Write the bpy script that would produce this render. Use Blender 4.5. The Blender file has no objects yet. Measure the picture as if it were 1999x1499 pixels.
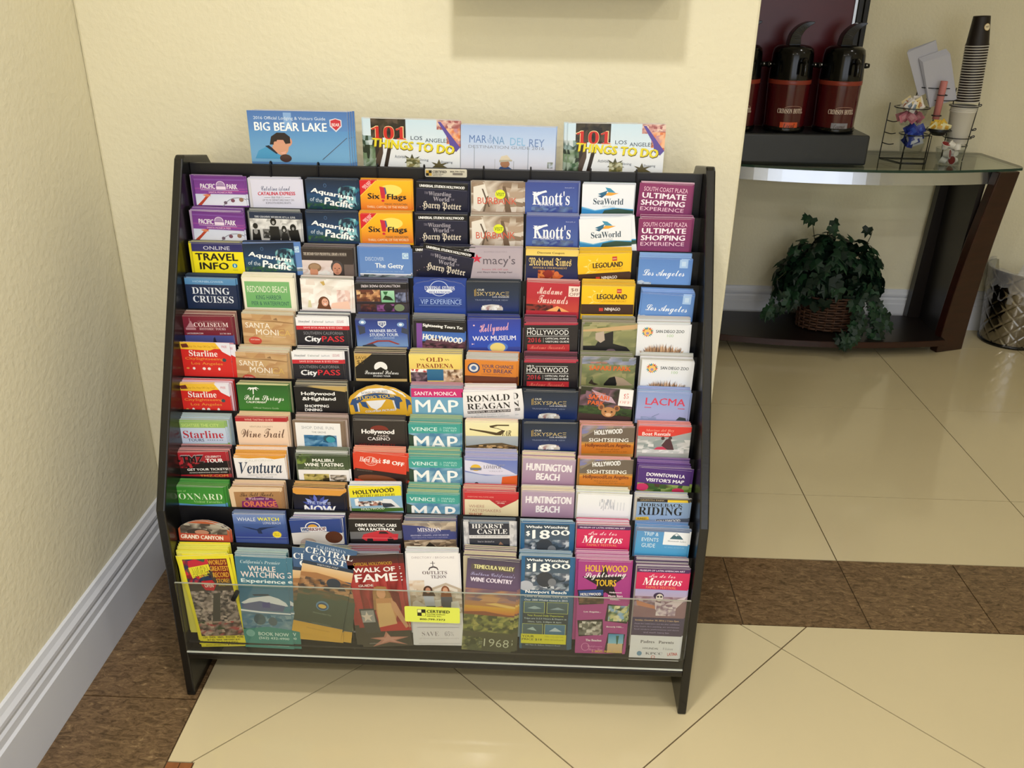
import bpy, bmesh, math, random
from mathutils import Vector, Matrix
R = random.Random(7)
SC = bpy.context.scene
COL = SC.collection

# ---------------------------------------------------------------- camera, world, light, exposure
T = 0.61                                    # side of a floor tile (m)
FPX, PITCH, ROLL, YAW = 1694.08, 0.434358, 0.0166638, -0.0297579
CAM = Vector((-0.8145, -2.8637, 1.3843))
fw = Vector((math.sin(YAW)*math.cos(PITCH), math.cos(YAW)*math.cos(PITCH), -math.sin(PITCH)))
rt = Vector((math.cos(YAW), -math.sin(YAW), 0)); up = rt.cross(fw)
r2 = rt*math.cos(ROLL)+up*math.sin(ROLL); u2 = up*math.cos(ROLL)-rt*math.sin(ROLL)
cam = bpy.data.cameras.new('camera'); camo = bpy.data.objects.new('camera', cam); COL.objects.link(camo)
cam.sensor_fit = 'HORIZONTAL'; cam.sensor_width = 36; cam.lens = 36*FPX/1999; cam.clip_start = 0.02
camo.matrix_world = Matrix(((r2.x, u2.x, -fw.x, CAM.x), (r2.y, u2.y, -fw.y, CAM.y), (r2.z, u2.z, -fw.z, CAM.z), (0, 0, 0, 1)))
SC.camera = camo

w = bpy.data.worlds.new('world'); SC.world = w; w.use_nodes = True
w.node_tree.nodes['Background'].inputs[0].default_value = (0.75, 0.85, 1, 1)
w.node_tree.nodes['Background'].inputs[1].default_value = 1.0
CEIL = 2.62
LAMPS = [(-1.07, -3.72, 27), (-0.95, -2.05, 14), (0.45, -2.6, 6.5), (0.75, -3.9, 7), (0.9, -0.35, 2.4), (2.2, -1.2, 2.0)]
for x, y, pw in LAMPS:
    L = bpy.data.lights.new('downlight_beam', 'AREA'); L.shape = 'DISK'; L.size = 0.16; L.energy = pw
    L.color = (1.0, 0.965, 0.935); L.spread = math.radians(150)
    lo = bpy.data.objects.new('downlight_beam', L); COL.objects.link(lo); lo.location = (x, y, CEIL-0.03)
L = bpy.data.lights.new('window_daylight', 'AREA'); L.shape = 'RECTANGLE'; L.size = 3.2; L.size_y = 1.9; L.energy = 26; L.color = (0.97, 0.975, 1.0)
lo = bpy.data.objects.new('window_daylight', L); COL.objects.link(lo); lo.location = (0.6, -5.25, 1.35); lo.rotation_euler = (math.radians(90), 0, 0)
SC.view_settings.view_transform = 'Standard'; SC.view_settings.look = 'None'
SC.view_settings.gamma = 1; SC.view_settings.use_curve_mapping = False
SC.view_settings.exposure = 0.17

# ---------------------------------------------------------------- helpers
def lin(c):
    return c/12.92 if c <= 0.04045 else ((c+0.055)/1.055)**2.4
def hexc(h):
    h = h.strip()
    if len(h) == 3: h = ''.join(a+a for a in h)
    return tuple(lin(int(h[i:i+2], 16)/255) for i in (0, 2, 4))
def mat(name, col, rough=0.5, metal=0.0, spec=0.5, bump=0, bscale=60, var=0, vscale=8, coat=0, trans=0, ior=1.45, stretch=(1, 1, 1)):
    m = bpy.data.materials.new(name); m.use_nodes = True; nt = m.node_tree; p = nt.nodes['Principled BSDF']
    c = hexc(col) if isinstance(col, str) else col
    p.inputs['Base Color'].default_value = (*c, 1); p.inputs['Roughness'].default_value = rough
    p.inputs['Metallic'].default_value = metal; p.inputs['Specular IOR Level'].default_value = spec
    p.inputs['Coat Weight'].default_value = coat; p.inputs['Coat Roughness'].default_value = 0.08
    p.inputs['Transmission Weight'].default_value = trans; p.inputs['IOR'].default_value = ior
    if bump or var:
        tc = nt.nodes.new('ShaderNodeTexCoord'); mp = nt.nodes.new('ShaderNodeMapping'); nt.links.new(tc.outputs['Object'], mp.inputs[0])
        mp.inputs['Scale'].default_value = stretch
    if var:
        n = nt.nodes.new('ShaderNodeTexNoise'); n.inputs['Scale'].default_value = vscale; n.inputs['Detail'].default_value = 6
        nt.links.new(mp.outputs[0], n.inputs['Vector'])
        r = nt.nodes.new('ShaderNodeValToRGB'); r.color_ramp.elements[0].position = 0.3; r.color_ramp.elements[1].position = 0.7
        r.color_ramp.elements[0].color = (*[x*(1-var) for x in c], 1); r.color_ramp.elements[1].color = (*[min(1, x*(1+var)) for x in c], 1)
        nt.links.new(n.outputs['Fac'], r.inputs[0]); nt.links.new(r.outputs[0], p.inputs['Base Color'])
    if bump:
        n2 = nt.nodes.new('ShaderNodeTexNoise'); n2.inputs['Scale'].default_value = bscale; n2.inputs['Detail'].default_value = 3
        nt.links.new(mp.outputs[0], n2.inputs['Vector'])
        b = nt.nodes.new('ShaderNodeBump'); b.inputs['Strength'].default_value = bump; b.inputs['Distance'].default_value = 0.004
        nt.links.new(n2.outputs['Fac'], b.inputs['Height']); nt.links.new(b.outputs[0], p.inputs['Normal'])
    return m

class MB:
    """collects polygons (with one colour each or per vertex) and links them as one mesh object"""
    def __init__(s): s.v = []; s.f = []; s.c = []; s.m = []
    def poly(s, pts, col=None, mi=0):
        i = len(s.v); s.v += [tuple(p) for p in pts]; s.f.append(tuple(range(i, i+len(pts)))); s.m.append(mi)
        if isinstance(col, list): s.c += col
        else: s.c += [col or (1, 1, 1)]*len(pts)
    def box(s, x0, y0, z0, x1, y1, z1, col=None, mi=0):
        p = [(x0, y0, z0), (x1, y0, z0), (x1, y1, z0), (x0, y1, z0), (x0, y0, z1), (x1, y0, z1), (x1, y1, z1), (x0, y1, z1)]
        for q in ((0, 3, 2, 1), (4, 5, 6, 7), (0, 1, 5, 4), (1, 2, 6, 5), (2, 3, 7, 6), (3, 0, 4, 7)): s.poly([p[k] for k in q], col, mi)
    def prism(s, pts, ax, a, b, mi=0, col=None):
        """polygon pts (2D) extruded along axis ax from a to b"""
        def P(p, t):
            return (t, p[0], p[1]) if ax == 0 else (p[0], t, p[1]) if ax == 1 else (p[0], p[1], t)
        A = [P(p, a) for p in pts]; B = [P(p, b) for p in pts]
        s.poly(A[::-1], col, mi); s.poly(B, col, mi)
        n = len(pts)
        for i in range(n):
            j = (i+1) % n; s.poly([A[i], A[j], B[j], B[i]], col, mi)
    def lathe(s, prof, c=(0, 0), n=24, mi=0, col=None, sx=1, sy=1):
        rings = [[(c[0]+r*sx*math.cos(2*math.pi*k/n), c[1]+r*sy*math.sin(2*math.pi*k/n), z) for k in range(n)] for r, z in prof]
        base = len(s.v)
        for rg in rings: s.v += rg
        for i in range(len(prof)-1):
            for k in range(n):
                q = (base+i*n+k, base+i*n+(k+1) % n, base+(i+1)*n+(k+1) % n, base+(i+1)*n+k)
                s.f.append(q); s.m.append(mi); s.c += [col or (1, 1, 1)]*4
    def tube(s, pts, r, n=7, closed=False, mi=0):
        pts = [Vector(p) for p in pts]; N = len(pts); base = len(s.v)
        for i, p in enumerate(pts):
            a = pts[(i-1) % N] if (closed or i > 0) else p; b = pts[(i+1) % N] if (closed or i < N-1) else p
            d = (b-a).normalized(); q = Vector((0, 0, 1)) if abs(d.z) < 0.9 else Vector((1, 0, 0))
            e1 = d.cross(q).normalized(); e2 = d.cross(e1)
            for k in range(n):
                t = 2*math.pi*k/n; s.v.append(tuple(p+e1*(r*math.cos(t))+e2*(r*math.sin(t))))
        for i in range(N if closed else N-1):
            for k in range(n):
                j = (i+1) % N
                s.f.append((base+i*n+k, base+i*n+(k+1) % n, base+j*n+(k+1) % n, base+j*n+k)); s.m.append(mi); s.c += [(1, 1, 1)]*4
        if not closed:
            s.f.append(tuple(base+k for k in range(n))); s.m.append(mi); s.c += [(1, 1, 1)]*n
            s.f.append(tuple(base+(N-1)*n+k for k in range(n))[::-1]); s.m.append(mi); s.c += [(1, 1, 1)]*n
    def mesh(s, name, mats, colors=False, smooth=False, merge=False):
        me = bpy.data.meshes.new(name); me.from_pydata(s.v, [], s.f)
        for m in (mats if isinstance(mats, (list, tuple)) else [mats]): me.materials.append(m)
        me.polygons.foreach_set('material_index', s.m)
        if colors:
            a = me.color_attributes.new('print_colour', 'FLOAT_COLOR', 'CORNER'); fl = []
            for c in s.c: fl += [c[0], c[1], c[2], 1.0]
            a.data.foreach_set('color', fl)
        if merge:
            bm = bmesh.new(); bm.from_mesh(me); bmesh.ops.remove_doubles(bm, verts=bm.verts, dist=1e-5)
            bmesh.ops.recalc_face_normals(bm, faces=bm.faces); bm.to_mesh(me); bm.free()
        if smooth: me.shade_smooth()
        me.update(); return me
    def obj(s, name, mats, parent=None, bevel=0, seg=2, **k):
        o = bpy.data.objects.new(name, s.mesh(name, mats, merge=k.pop('merge', True), **k)); COL.objects.link(o)
        if parent is not None: o.parent = parent
        if bevel:
            b = o.modifiers.new('bevel', 'BEVEL'); b.width = bevel; b.segments = seg; b.limit_method = 'ANGLE'; b.angle_limit = math.radians(40)
        return o
def thing(name, label, cat, loc=(0, 0, 0), group=None):
    o = bpy.data.objects.new(name, None); COL.objects.link(o); o.location = loc; o.empty_display_size = 0.05
    return tag(o, label, cat, group)
def tag(o, label, cat, group=None, kind=None):
    o['label'] = label; o['category'] = cat
    if group: o['group'] = group
    if kind: o['kind'] = kind
    return o
def struct(o): o['kind'] = 'structure'; return o
def link(name, me, parent=None):
    o = bpy.data.objects.new(name, me); COL.objects.link(o)
    if parent is not None: o.parent = parent
    return o
def chain(pts, n=6):
    """catmull-rom through points"""
    P = [Vector(p) for p in pts]; out = []
    for i in range(len(P)-1):
        a = P[max(i-1, 0)]; b = P[i]; c = P[i+1]; d = P[min(i+2, len(P)-1)]
        for k in range(n):
            t = k/n; out.append(0.5*((2*b)+(c-a)*t+(2*a-5*b+4*c-d)*t*t+(3*b-a-3*c+d)*t**3))
    out.append(P[-1]); return out
def ring(cx, cy, z, r, n=28, ry=None): return [(cx+r*math.cos(2*math.pi*k/n), cy+(ry or r)*math.sin(2*math.pi*k/n), z) for k in range(n)]

def thin_glass(name, tint, rough=0.03, gloss=1.0, veil=0.0):
    """thin clear sheet: tinted transparency, edge-on gloss, optional dusty veil"""
    m = bpy.data.materials.new(name); m.use_nodes = True; nt = m.node_tree; nt.nodes.clear()
    o = nt.nodes.new('ShaderNodeOutputMaterial'); mx = nt.nodes.new('ShaderNodeMixShader'); tr = nt.nodes.new('ShaderNodeBsdfTransparent'); gl = nt.nodes.new('ShaderNodeBsdfGlossy')
    lw = nt.nodes.new('ShaderNodeLayerWeight'); lw.inputs[0].default_value = 0.5
    pw = nt.nodes.new('ShaderNodeMath'); pw.operation = 'POWER'; pw.inputs[1].default_value = 4.0
    ml = nt.nodes.new('ShaderNodeMath'); ml.operation = 'MULTIPLY_ADD'; ml.inputs[1].default_value = 0.9*gloss; ml.inputs[2].default_value = 0.035*gloss
    nt.links.new(lw.outputs['Facing'], pw.inputs[0]); nt.links.new(pw.outputs[0], ml.inputs[0]); nt.links.new(ml.outputs[0], mx.inputs[0])
    tr.inputs[0].default_value = (*tint, 1); gl.inputs['Roughness'].default_value = rough; src = tr.outputs[0]
    if veil:
        df = nt.nodes.new('ShaderNodeBsdfDiffuse'); df.inputs[0].default_value = (0.5, 0.5, 0.44, 1); m2 = nt.nodes.new('ShaderNodeMixShader'); m2.inputs[0].default_value = veil
        nt.links.new(src, m2.inputs[1]); nt.links.new(df.outputs[0], m2.inputs[2]); src = m2.outputs[0]
    nt.links.new(src, mx.inputs[1]); nt.links.new(gl.outputs[0], mx.inputs[2]); nt.links.new(mx.outputs[0], o.inputs[0]); return m

# ---------------------------------------------------------------- materials
M_wall = mat('cream_stucco_paint', 'e3dcc0', 0.75, bump=0.4, bscale=80, var=0.02, vscale=3, spec=0.25)
M_white = mat('white_trim_paint', 'd3d6de', 0.4, var=0.03, vscale=4)
M_ceil = mat('ceiling_paint', 'ece8dc', 0.9)
M_tile = mat('polished_cream_porcelain', 'cbbd97', 0.13, var=0.035, vscale=1.6, coat=0.3)
M_grout = mat('brown_grout', '57442c', 0.8)
M_red = mat('red_brown_inlay', '8a5630', 0.25, var=0.15, vscale=40)
M_black = mat('black_laminate', '131210', 0.27, bump=0.05, bscale=200, coat=0.1)
M_blackin = mat('black_shelf_board', '131317', 0.38, var=0.12, vscale=90, stretch=(1, 1, 12))
M_wire = mat('black_wire', '17161a', 0.35, metal=0.4)
def dark_stone():
    m = bpy.data.materials.new('speckled_brown_tile'); m.use_nodes = True; nt = m.node_tree; p = nt.nodes['Principled BSDF']
    tc = nt.nodes.new('ShaderNodeTexCoord'); mp = nt.nodes.new('ShaderNodeMapping'); nt.links.new(tc.outputs['Object'], mp.inputs[0])
    mp.inputs['Rotation'].default_value = (0, 0, 0.6); mp.inputs['Scale'].default_value = (1, 2.2, 1)
    n = nt.nodes.new('ShaderNodeTexNoise'); n.inputs['Scale'].default_value = 38; n.inputs['Detail'].default_value = 9; n.inputs['Roughness'].default_value = 0.75
    n.inputs['Distortion'].default_value = 1.2
    r = nt.nodes.new('ShaderNodeValToRGB'); e = r.color_ramp.elements
    e[0].position = 0.36; e[0].color = (*hexc('43331f'), 1); e[1].position = 0.76; e[1].color = (*hexc('c9ab80'), 1)
    a = e.new(0.52); a.color = (*hexc('6b543a'), 1); a = e.new(0.62); a.color = (*hexc('7f6748'), 1)
    nt.links.new(mp.outputs[0], n.inputs['Vector']); nt.links.new(n.outputs['Fac'], r.inputs[0]); nt.links.new(r.outputs[0], p.inputs['Base Color'])
    p.inputs['Roughness'].default_value = 0.22; return m
M_tile.node_tree.nodes['Principled BSDF'].inputs['Coat Roughness'].default_value = 0.025
M_stone = dark_stone()
def print_mat(name, rough=0.33):
    m = bpy.data.materials.new(name); m.use_nodes = True; nt = m.node_tree; p = nt.nodes['Principled BSDF']
    a = nt.nodes.new('ShaderNodeVertexColor'); a.layer_name = 'print_colour'; nt.links.new(a.outputs['Color'], p.inputs['Base Color'])
    p.inputs['Roughness'].default_value = rough; p.inputs['Specular IOR Level'].default_value = 0.45; return m
M_print = print_mat('coated_printed_paper')
M_paper = print_mat('paper_edges', 0.7)

# ---------------------------------------------------------------- the setting
XL, XR, YF, YB, YFAR = -1.771, 3.2, -5.2, -0.985, 0.850
b = MB(); b.box(XL, YF, -0.1, XR, YFAR, -0.003); floor = struct(b.obj('floor', M_grout))
b = MB(); b.box(XL-0.1, YF, CEIL, XR+0.1, YFAR+0.1, CEIL+0.1); struct(b.obj('ceiling', M_ceil))
b = MB(); b.box(XL-0.12, YF, -0.1, XL, YFAR+0.1, CEIL); struct(b.obj('wall_left', M_wall))
b = MB(); b.box(XL, YB, -0.003, -0.392, YB+0.13, CEIL); struct(b.obj('wall_back', M_wall, bevel=0.006))
b = MB(); b.box(XL, YFAR, -0.1, XR, YFAR+0.1, CEIL); struct(b.obj('wall_far', M_wall))
b = MB(); b.box(XR, YF, -0.1, XR+0.12, YFAR+0.1, CEIL); struct(b.obj('wall_right', M_wall))
b = MB()
b.box(XL, YF-0.12, -0.1, -1.0, YF, CEIL); b.box(2.2, YF-0.12, -0.1, XR, YF, CEIL)
b.box(-1.0, YF-0.12, -0.1, 2.2, YF, 0.4); b.box(-1.0, YF-0.12, 2.3, 2.2, YF, CEIL); struct(b.obj('wall_front', M_wall))
M_winframe = mat('window_frame_metal', '8d8f94', 0.4, metal=0.6)
wn = thing('window_1', 'x', 'x'); del wn['label']; del wn['category']; struct(wn)
b = MB()
for x in (-1.0, 0.57, 2.14): b.box(x, YF-0.08, 0.4, x+0.06, YF-0.03, 2.3)
for z in (0.4, 2.24): b.box(-0.94, YF-0.08, z, 2.14, YF-0.03, z+0.06)
b.obj('window_frame', M_winframe, wn)

def clip(poly, a, b_, c):
    """keep the part of a 2D polygon where a*x+b*y<=c"""
    out = []
    for i in range(len(poly)):
        p = poly[i]; q = poly[(i+1) % len(poly)]; dp = a*p[0]+b_*p[1]-c; dq = a*q[0]+b_*q[1]-c
        if dp <= 0: out.append(p)
        if dp*dq < 0: t = dp/(dp-dq); out.append((p[0]+(q[0]-p[0])*t, p[1]+(q[1]-p[1])*t))
    return out
def crect(poly, x0, x1, y0, y1):
    for a in ((-1, 0, -x0), (1, 0, x1), (0, -1, -y0), (0, 1, y1)):
        if len(poly) < 3: return poly
        poly = clip(poly, *a)
    return poly
G = 0.0015
def tile(poly, m):
    if len(poly) < 3: return
    ar = abs(sum(poly[i][0]*poly[(i+1) % len(poly)][1]-poly[(i+1) % len(poly)][0]*poly[i][1] for i in range(len(poly))))/2
    if ar < 0.0006: return
    b = MB(); b.prism(poly, 2, -0.003, R.uniform(-0.00012, 0.0)); b.obj('tile', m, floor)
def rect(x0, x1, y0, y1): return [(x0, y0), (x1, y0), (x1, y1), (x0, y1)]
yH3, yH4, xBL = -1.5343*T, -1.9762*T, -2.4723*T
for i in range(-3, 6):                        # straight cream tiles beyond the brown band
    for j in range(-2, 2):
        tile(crect(rect(i*T+G, (i+1)*T-G, j*T+G, (j+1)*T-G), XL, XR, yH3+G, YFAR), M_tile)
J = 0.4955*T
for i in range(-6, 11):                       # brown band
    tile(crect(rect(i*J+G, (i+1)*J-G, yH4+G, yH3-G), XL, XR, -9, 9), M_stone)
for j in range(13):                           # brown border along the left wall
    tile(crect(rect(XL, xBL-G, yH4-(j+1)*J+G, yH4-j*J-G), XL, 9, YF, 9), M_stone)
D = 1.3895*T; s2 = math.sqrt(2)
for i in range(-8, 9):                        # cream tiles laid on the diagonal
    for j in range(-8, 9):
        c1 = -2.4841*T-i*D; c0 = c1-D         # c0 <= x+y <= c1
        d0 = -1.7274*T+j*D; d1 = d0+D         # d0 <= y-x <= d1
        g = G*s2; P = []
        for c, d in ((c0+g, d0+g), (c1-g, d0+g), (c1-g, d1-g), (c0+g, d1-g)): P.append(((c-d)/2, (c+d)/2))
        if min(p[0] for p in P) > XR or max(p[0] for p in P) < xBL or min(p[1] for p in P) > yH4 or max(p[1] for p in P) < YF: continue
        if min(p[0] for p in P) < -1.47 and min(p[1] for p in P) < -1.66 < max(p[1] for p in P):
            tile(crect(P, xBL+G, XR, -1.6680+G, yH4-G), M_tile)
            tile(crect(P, -1.4555+G, XR, YF, -1.6680+G), M_tile)
            tile(crect(P, xBL+G, -1.4555, YF, -1.78), M_tile)
        else: tile(crect(P, xBL+G, XR, YF, yH4-G), M_tile)
tile(rect(xBL+G, -1.4825, -1.775, -1.6680-G), M_red); tile(rect(-1.4805, -1.4555-G, -1.775, -1.6680-G), M_red)

def baseboard(name, pts, nx, ny, length_axis, a, b0):
    """moulded profile: pts = (out, z)"""
    bb = MB()
    prof = [(0, 0), (0.020, 0), (0.020, 0.112), (0.0155, 0.117), (0.0155, 0.133), (0.012, 0.139), (0.012, 0.143), (0.0145, 0.148), (0.0145, 0.156), (0.009, 0.165), (0.006, 0.176), (0, 0.178)]
    if length_axis == 'y': bb.prism([(nx+o, z) for o, z in prof], 1, a, b0)
    else: bb.prism([(ny-o, z) for o, z in prof], 0, a, b0)
    return struct(bb.obj(name, M_white))
baseboard('baseboard_left', None, XL, 0, 'y', YF, YB-0.02)
baseboard('baseboard_back', None, 0, YB, 'x', XL, -0.392)
baseboard('baseboard_far', None, 0, YFAR, 'x', -1.7, XR)

M_lens = bpy.data.materials.new('lamp_lens'); M_lens.use_nodes = True
_p = M_lens.node_tree.nodes['Principled BSDF']; _p.inputs['Emission Color'].default_value = (1, 0.9, 0.72, 1); _p.inputs['Emission Strength'].default_value = 30
M_trimr = mat('lamp_trim', 'e6e3da', 0.3, metal=0.2)
for i, (x, y, pw) in enumerate(LAMPS):
    where = ['behind the viewer at left', 'above the leaflet rack', 'over the floor right of the rack', 'behind the viewer at right', 'above the glass console', 'at the far right'][i]
    t = thing('ceiling_downlight', 'round recessed ceiling downlight with white trim ' + where, 'ceiling light', (x, y, CEIL), 'recessed ceiling downlights')
    b = MB(); b.lathe([(0.075, -0.004), (0.105, -0.010), (0.110, -0.002), (0.110, 0)], n=24); b.obj('trim_ring', M_trimr, t, smooth=True)
    b = MB(); b.poly([(0.03*math.cos(k*math.pi/8), 0.03*math.sin(k*math.pi/8), -0.001) for k in range(16)][::-1]); b.obj('lens', M_lens, t)
# framed picture hanging above the rack (just above the frame; it throws the shadow on the wall)
t = thing('framed_picture', 'deep framed picture hanging on the cream wall above the leaflet rack', 'picture', (-0.785, YB, 1.366))
M_frame = mat('picture_frame_wood', '3c2a1e', 0.4)
b = MB()
for a in ((-0.215, -0.10, 0, 0.215, 0, 0.03), (-0.215, -0.10, 0.52, 0.215, 0, 0.55), (-0.215, -0.10, 0.03, -0.19, 0, 0.52), (0.19, -0.10, 0.03, 0.215, 0, 0.52)): b.box(*a)
b.obj('frame', M_frame, t); b = MB(); b.box(-0.19, -0.08, 0.03, 0.19, -0.01, 0.52); b.obj('picture_panel', mat('faded_print', 'b9b8a0', 0.5, var=0.3, vscale=5), t)

# ---------------------------------------------------------------- leaflet rack
RX0, RX1, PT = -1.534, -0.480, 0.018
NOMZ = [None, 1.027, 0.968, 0.907, 0.848, 0.782, 0.719, 0.660, 0.600, 0.538, 0.480, 0.430, 0.366]
def rowy(r): return -1.48+(12-r)*0.029
rack = thing('brochure_rack', 'wide black laminate leaflet rack with twelve stepped tiers against the cream wall', 'brochure rack', (-1.007, -1.25, 0))
rack_inv = Matrix.Translation(-Vector(rack.location))
def rk(o): o.matrix_parent_inverse = rack_inv; return o
prof = [(-1.497, 0), (-1.485, 0.455), (-1.165, 1.060), (-1.155, 1.066), (-1.035, 1.045), (-1.012, 1.02), (-1.006, 0)]
for x in (RX0, RX1-PT):
    b = MB(); b.prism(prof, 0, x, x+PT); rk(b.obj('side_panel', M_black, rack, bevel=0.003))
IX0, IX1 = RX0+PT, RX1-PT
for r in range(2, 13):                        # one upright board behind each tier
    y = rowy(r)+0.0262; zt = NOMZ[r]-0.001
    b = MB(); b.box(IX0, y, zt-0.20, IX1, y+0.0014, zt); rk(b.obj('tier_board', M_blackin, rack))
b = MB(); b.box(IX0, -1.137, 0.83, IX1, -1.129, 1.0475); rk(b.obj('top_rail', M_blackin, rack, bevel=0.0015))
for r in range(1, 13):                        # ledge the leaflets of a tier stand on
    z = NOMZ[r]-0.2285-0.003; y = rowy(r)-0.001
    b = MB(); b.box(IX0, y, z-0.004, IX1, y+0.0265, z); rk(b.obj('ledge', M_blackin, rack))
b = MB(); b.box(IX0, -1.495, 0.100, IX1, -1.30, 0.114); rk(b.obj('bottom_shelf', M_black, rack, bevel=0.002))
b = MB(); b.box(IX0, -1.128, 0.86, IX1, -1.02, 0.872); rk(b.obj('magazine_shelf', M_blackin, rack))
b = MB(); b.box(IX0, -1.016, 0.05, IX1, -1.010, 1.02); rk(b.obj('back_panel', M_blackin, rack))
b = MB(); b.prism([(-1.466, 0.114), (-1.455, 0.36), (-1.128, 1.0), (-1.128, 0.3), (-1.30, 0.114)], 0, 0, 0.0016)
dv = b.mesh('divider', M_blackin, merge=True)
CX = [-1.4638, -1.3493, -1.2318, -1.1212, -1.0079, -0.8993, -0.7865, -0.6772, -0.563]
for k in range(8):
    o = rk(link('divider', dv, rack)); o.location = ((CX[k]+CX[k+1])/2-rack.location.x+rack.location.x, 0, 0)
for x in (-1.353, -1.258, -1.140, -1.047, -0.929, -0.836, -0.718, -0.628):
    b = MB(); b.tube(chain([(x, -1.1395, 1.012), (x, -1.1395, 1.046), (x, -1.133, 1.0525), (x, -1.1265, 1.046), (x, -1.1265, 1.02)], 4), 0.0016, 6); rk(b.obj('wire_clip', M_wire, rack, smooth=True))
# clear acrylic front
M_acr = thin_glass('clear_acrylic', (0.93, 0.94, 0.92), 0.03, 0.9, 0.02)
b = MB(); b.box(-1.5135, -1.5035, 0.126, -0.5005, -1.5005, 0.300); rk(b.obj('acrylic_front', M_acr, rack))
M_edge = mat('acrylic_edge', 'c9cdc6', 0.25)
b = MB(); b.box(-1.5135, -1.5037, 0.1245, -0.5005, -1.5003, 0.1262); rk(b.obj('acrylic_edge', M_edge, rack))
b = MB(); b.box(-1.5135, -1.5036, 0.2998, -0.5005, -1.5004, 0.3005); rk(b.obj('acrylic_edge', mat('acrylic_top_edge', '9c9f92', 0.3), rack))
b = MB(); b.prism([(-1.3987+0.0048*math.cos(a*math.pi/6), 0.2682+0.0048*math.sin(a*math.pi/6)) for a in range(12)], 1, -1.5085, -1.484)
rk(b.obj('screw', M_wire, rack))

# ---------------------------------------------------------------- lettering
def _m(U, Lo, Dg=None):
    def f(s):
        o = ''
        for c in s:
            if 'A' <= c <= 'Z' and U: o += chr(U+ord(c)-65)
            elif 'a' <= c <= 'z' and Lo: o += 'ℎ' if (Lo == 0x1D44E and c == 'h') else chr(Lo+ord(c)-97)
            elif '0' <= c <= '9' and Dg: o += chr(Dg+ord(c)-48)
            else: o += c
        return o
    return f
STY = {'s': (str, 0), 'S': (str, 0), 'b': (str, 0), 'k': (str, 0), 'm': (str, 0),
       'r': (_m(0x1D400, 0x1D41A, 0x1D7CE), 0), 't': (_m(0x1D400, 0x1D41A, 0x1D7CE), -0.014), 'i': (_m(0x1D468, 0x1D482), -0.012),
       'B': (_m(0x1D468, 0x1D482), 0), 'c': (_m(0x1D4D0, 0x1D4EA), 0), 'f': (_m(0x1D56C, 0x1D586), 0)}
BOLD = {'b': 0.022, 'k': 0.045, 'S': 0.02}    # bolder lettering: the same outline struck again a little to each side
TXT = {}
def prepare(reqs):
    objs = {}
    for st, tx in sorted(set(reqs)):
        f, off = STY[st]; cu = bpy.data.curves.new('lettering', 'FONT'); cu.body = f(tx); cu.resolution_u = 2; cu.offset = off
        o = bpy.data.objects.new('lettering', cu); COL.objects.link(o); objs[(st, tx)] = o
    bpy.context.view_layer.update(); dg = bpy.context.evaluated_depsgraph_get()
    for k, o in objs.items():
        e = o.evaluated_get(dg); me = e.to_mesh()
        vs = [(v.co.x, v.co.y) for v in me.vertices]; fs = [tuple(p.vertices) for p in me.polygons]; e.to_mesh_clear()
        if vs:
            x0 = min(v[0] for v in vs); x1 = max(v[0] for v in vs); y0 = min(v[1] for v in vs); y1 = max(v[1] for v in vs)
            vs = [((v[0]-x0)/max(x1-x0, 1e-6), (v[1]-y0)/max(y1-y0, 1e-6)) for v in vs]
        TXT[k] = (vs, fs)
    for o in objs.values():
        cu = o.data; bpy.data.objects.remove(o); bpy.data.curves.remove(cu)
def put_text(b, st, tx, x, y, w, h, col, rot=0, f=None):
    """box (x,y,w,h), y measured downwards; f maps (x,y)->3D"""
    vs, fs = TXT[(st, tx)]; cx, cy = x+w/2, y+h/2; c, s = math.cos(math.radians(rot)), math.sin(math.radians(rot)); base = len(b.v)
    e = BOLD.get(st, 0)*h; w -= 2*e; h -= 2*e
    for ex, ey, dp in (((-e, -e*0.5, 0), (e, e*0.5, 0.000009)) if e else ((0, 0, 0),)):
        base = len(b.v)
        for u, v in vs:
            px = (u-0.5)*w+ex; py = (v-0.5)*h+ey; P_ = f(cx+px*c-py*s, cy-(px*s+py*c)); b.v.append((P_[0], P_[1]-dp, P_[2]))
        for q in fs: b.f.append(tuple(base+i for i in q)); b.m.append(0); b.c += [col]*len(q)

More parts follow.
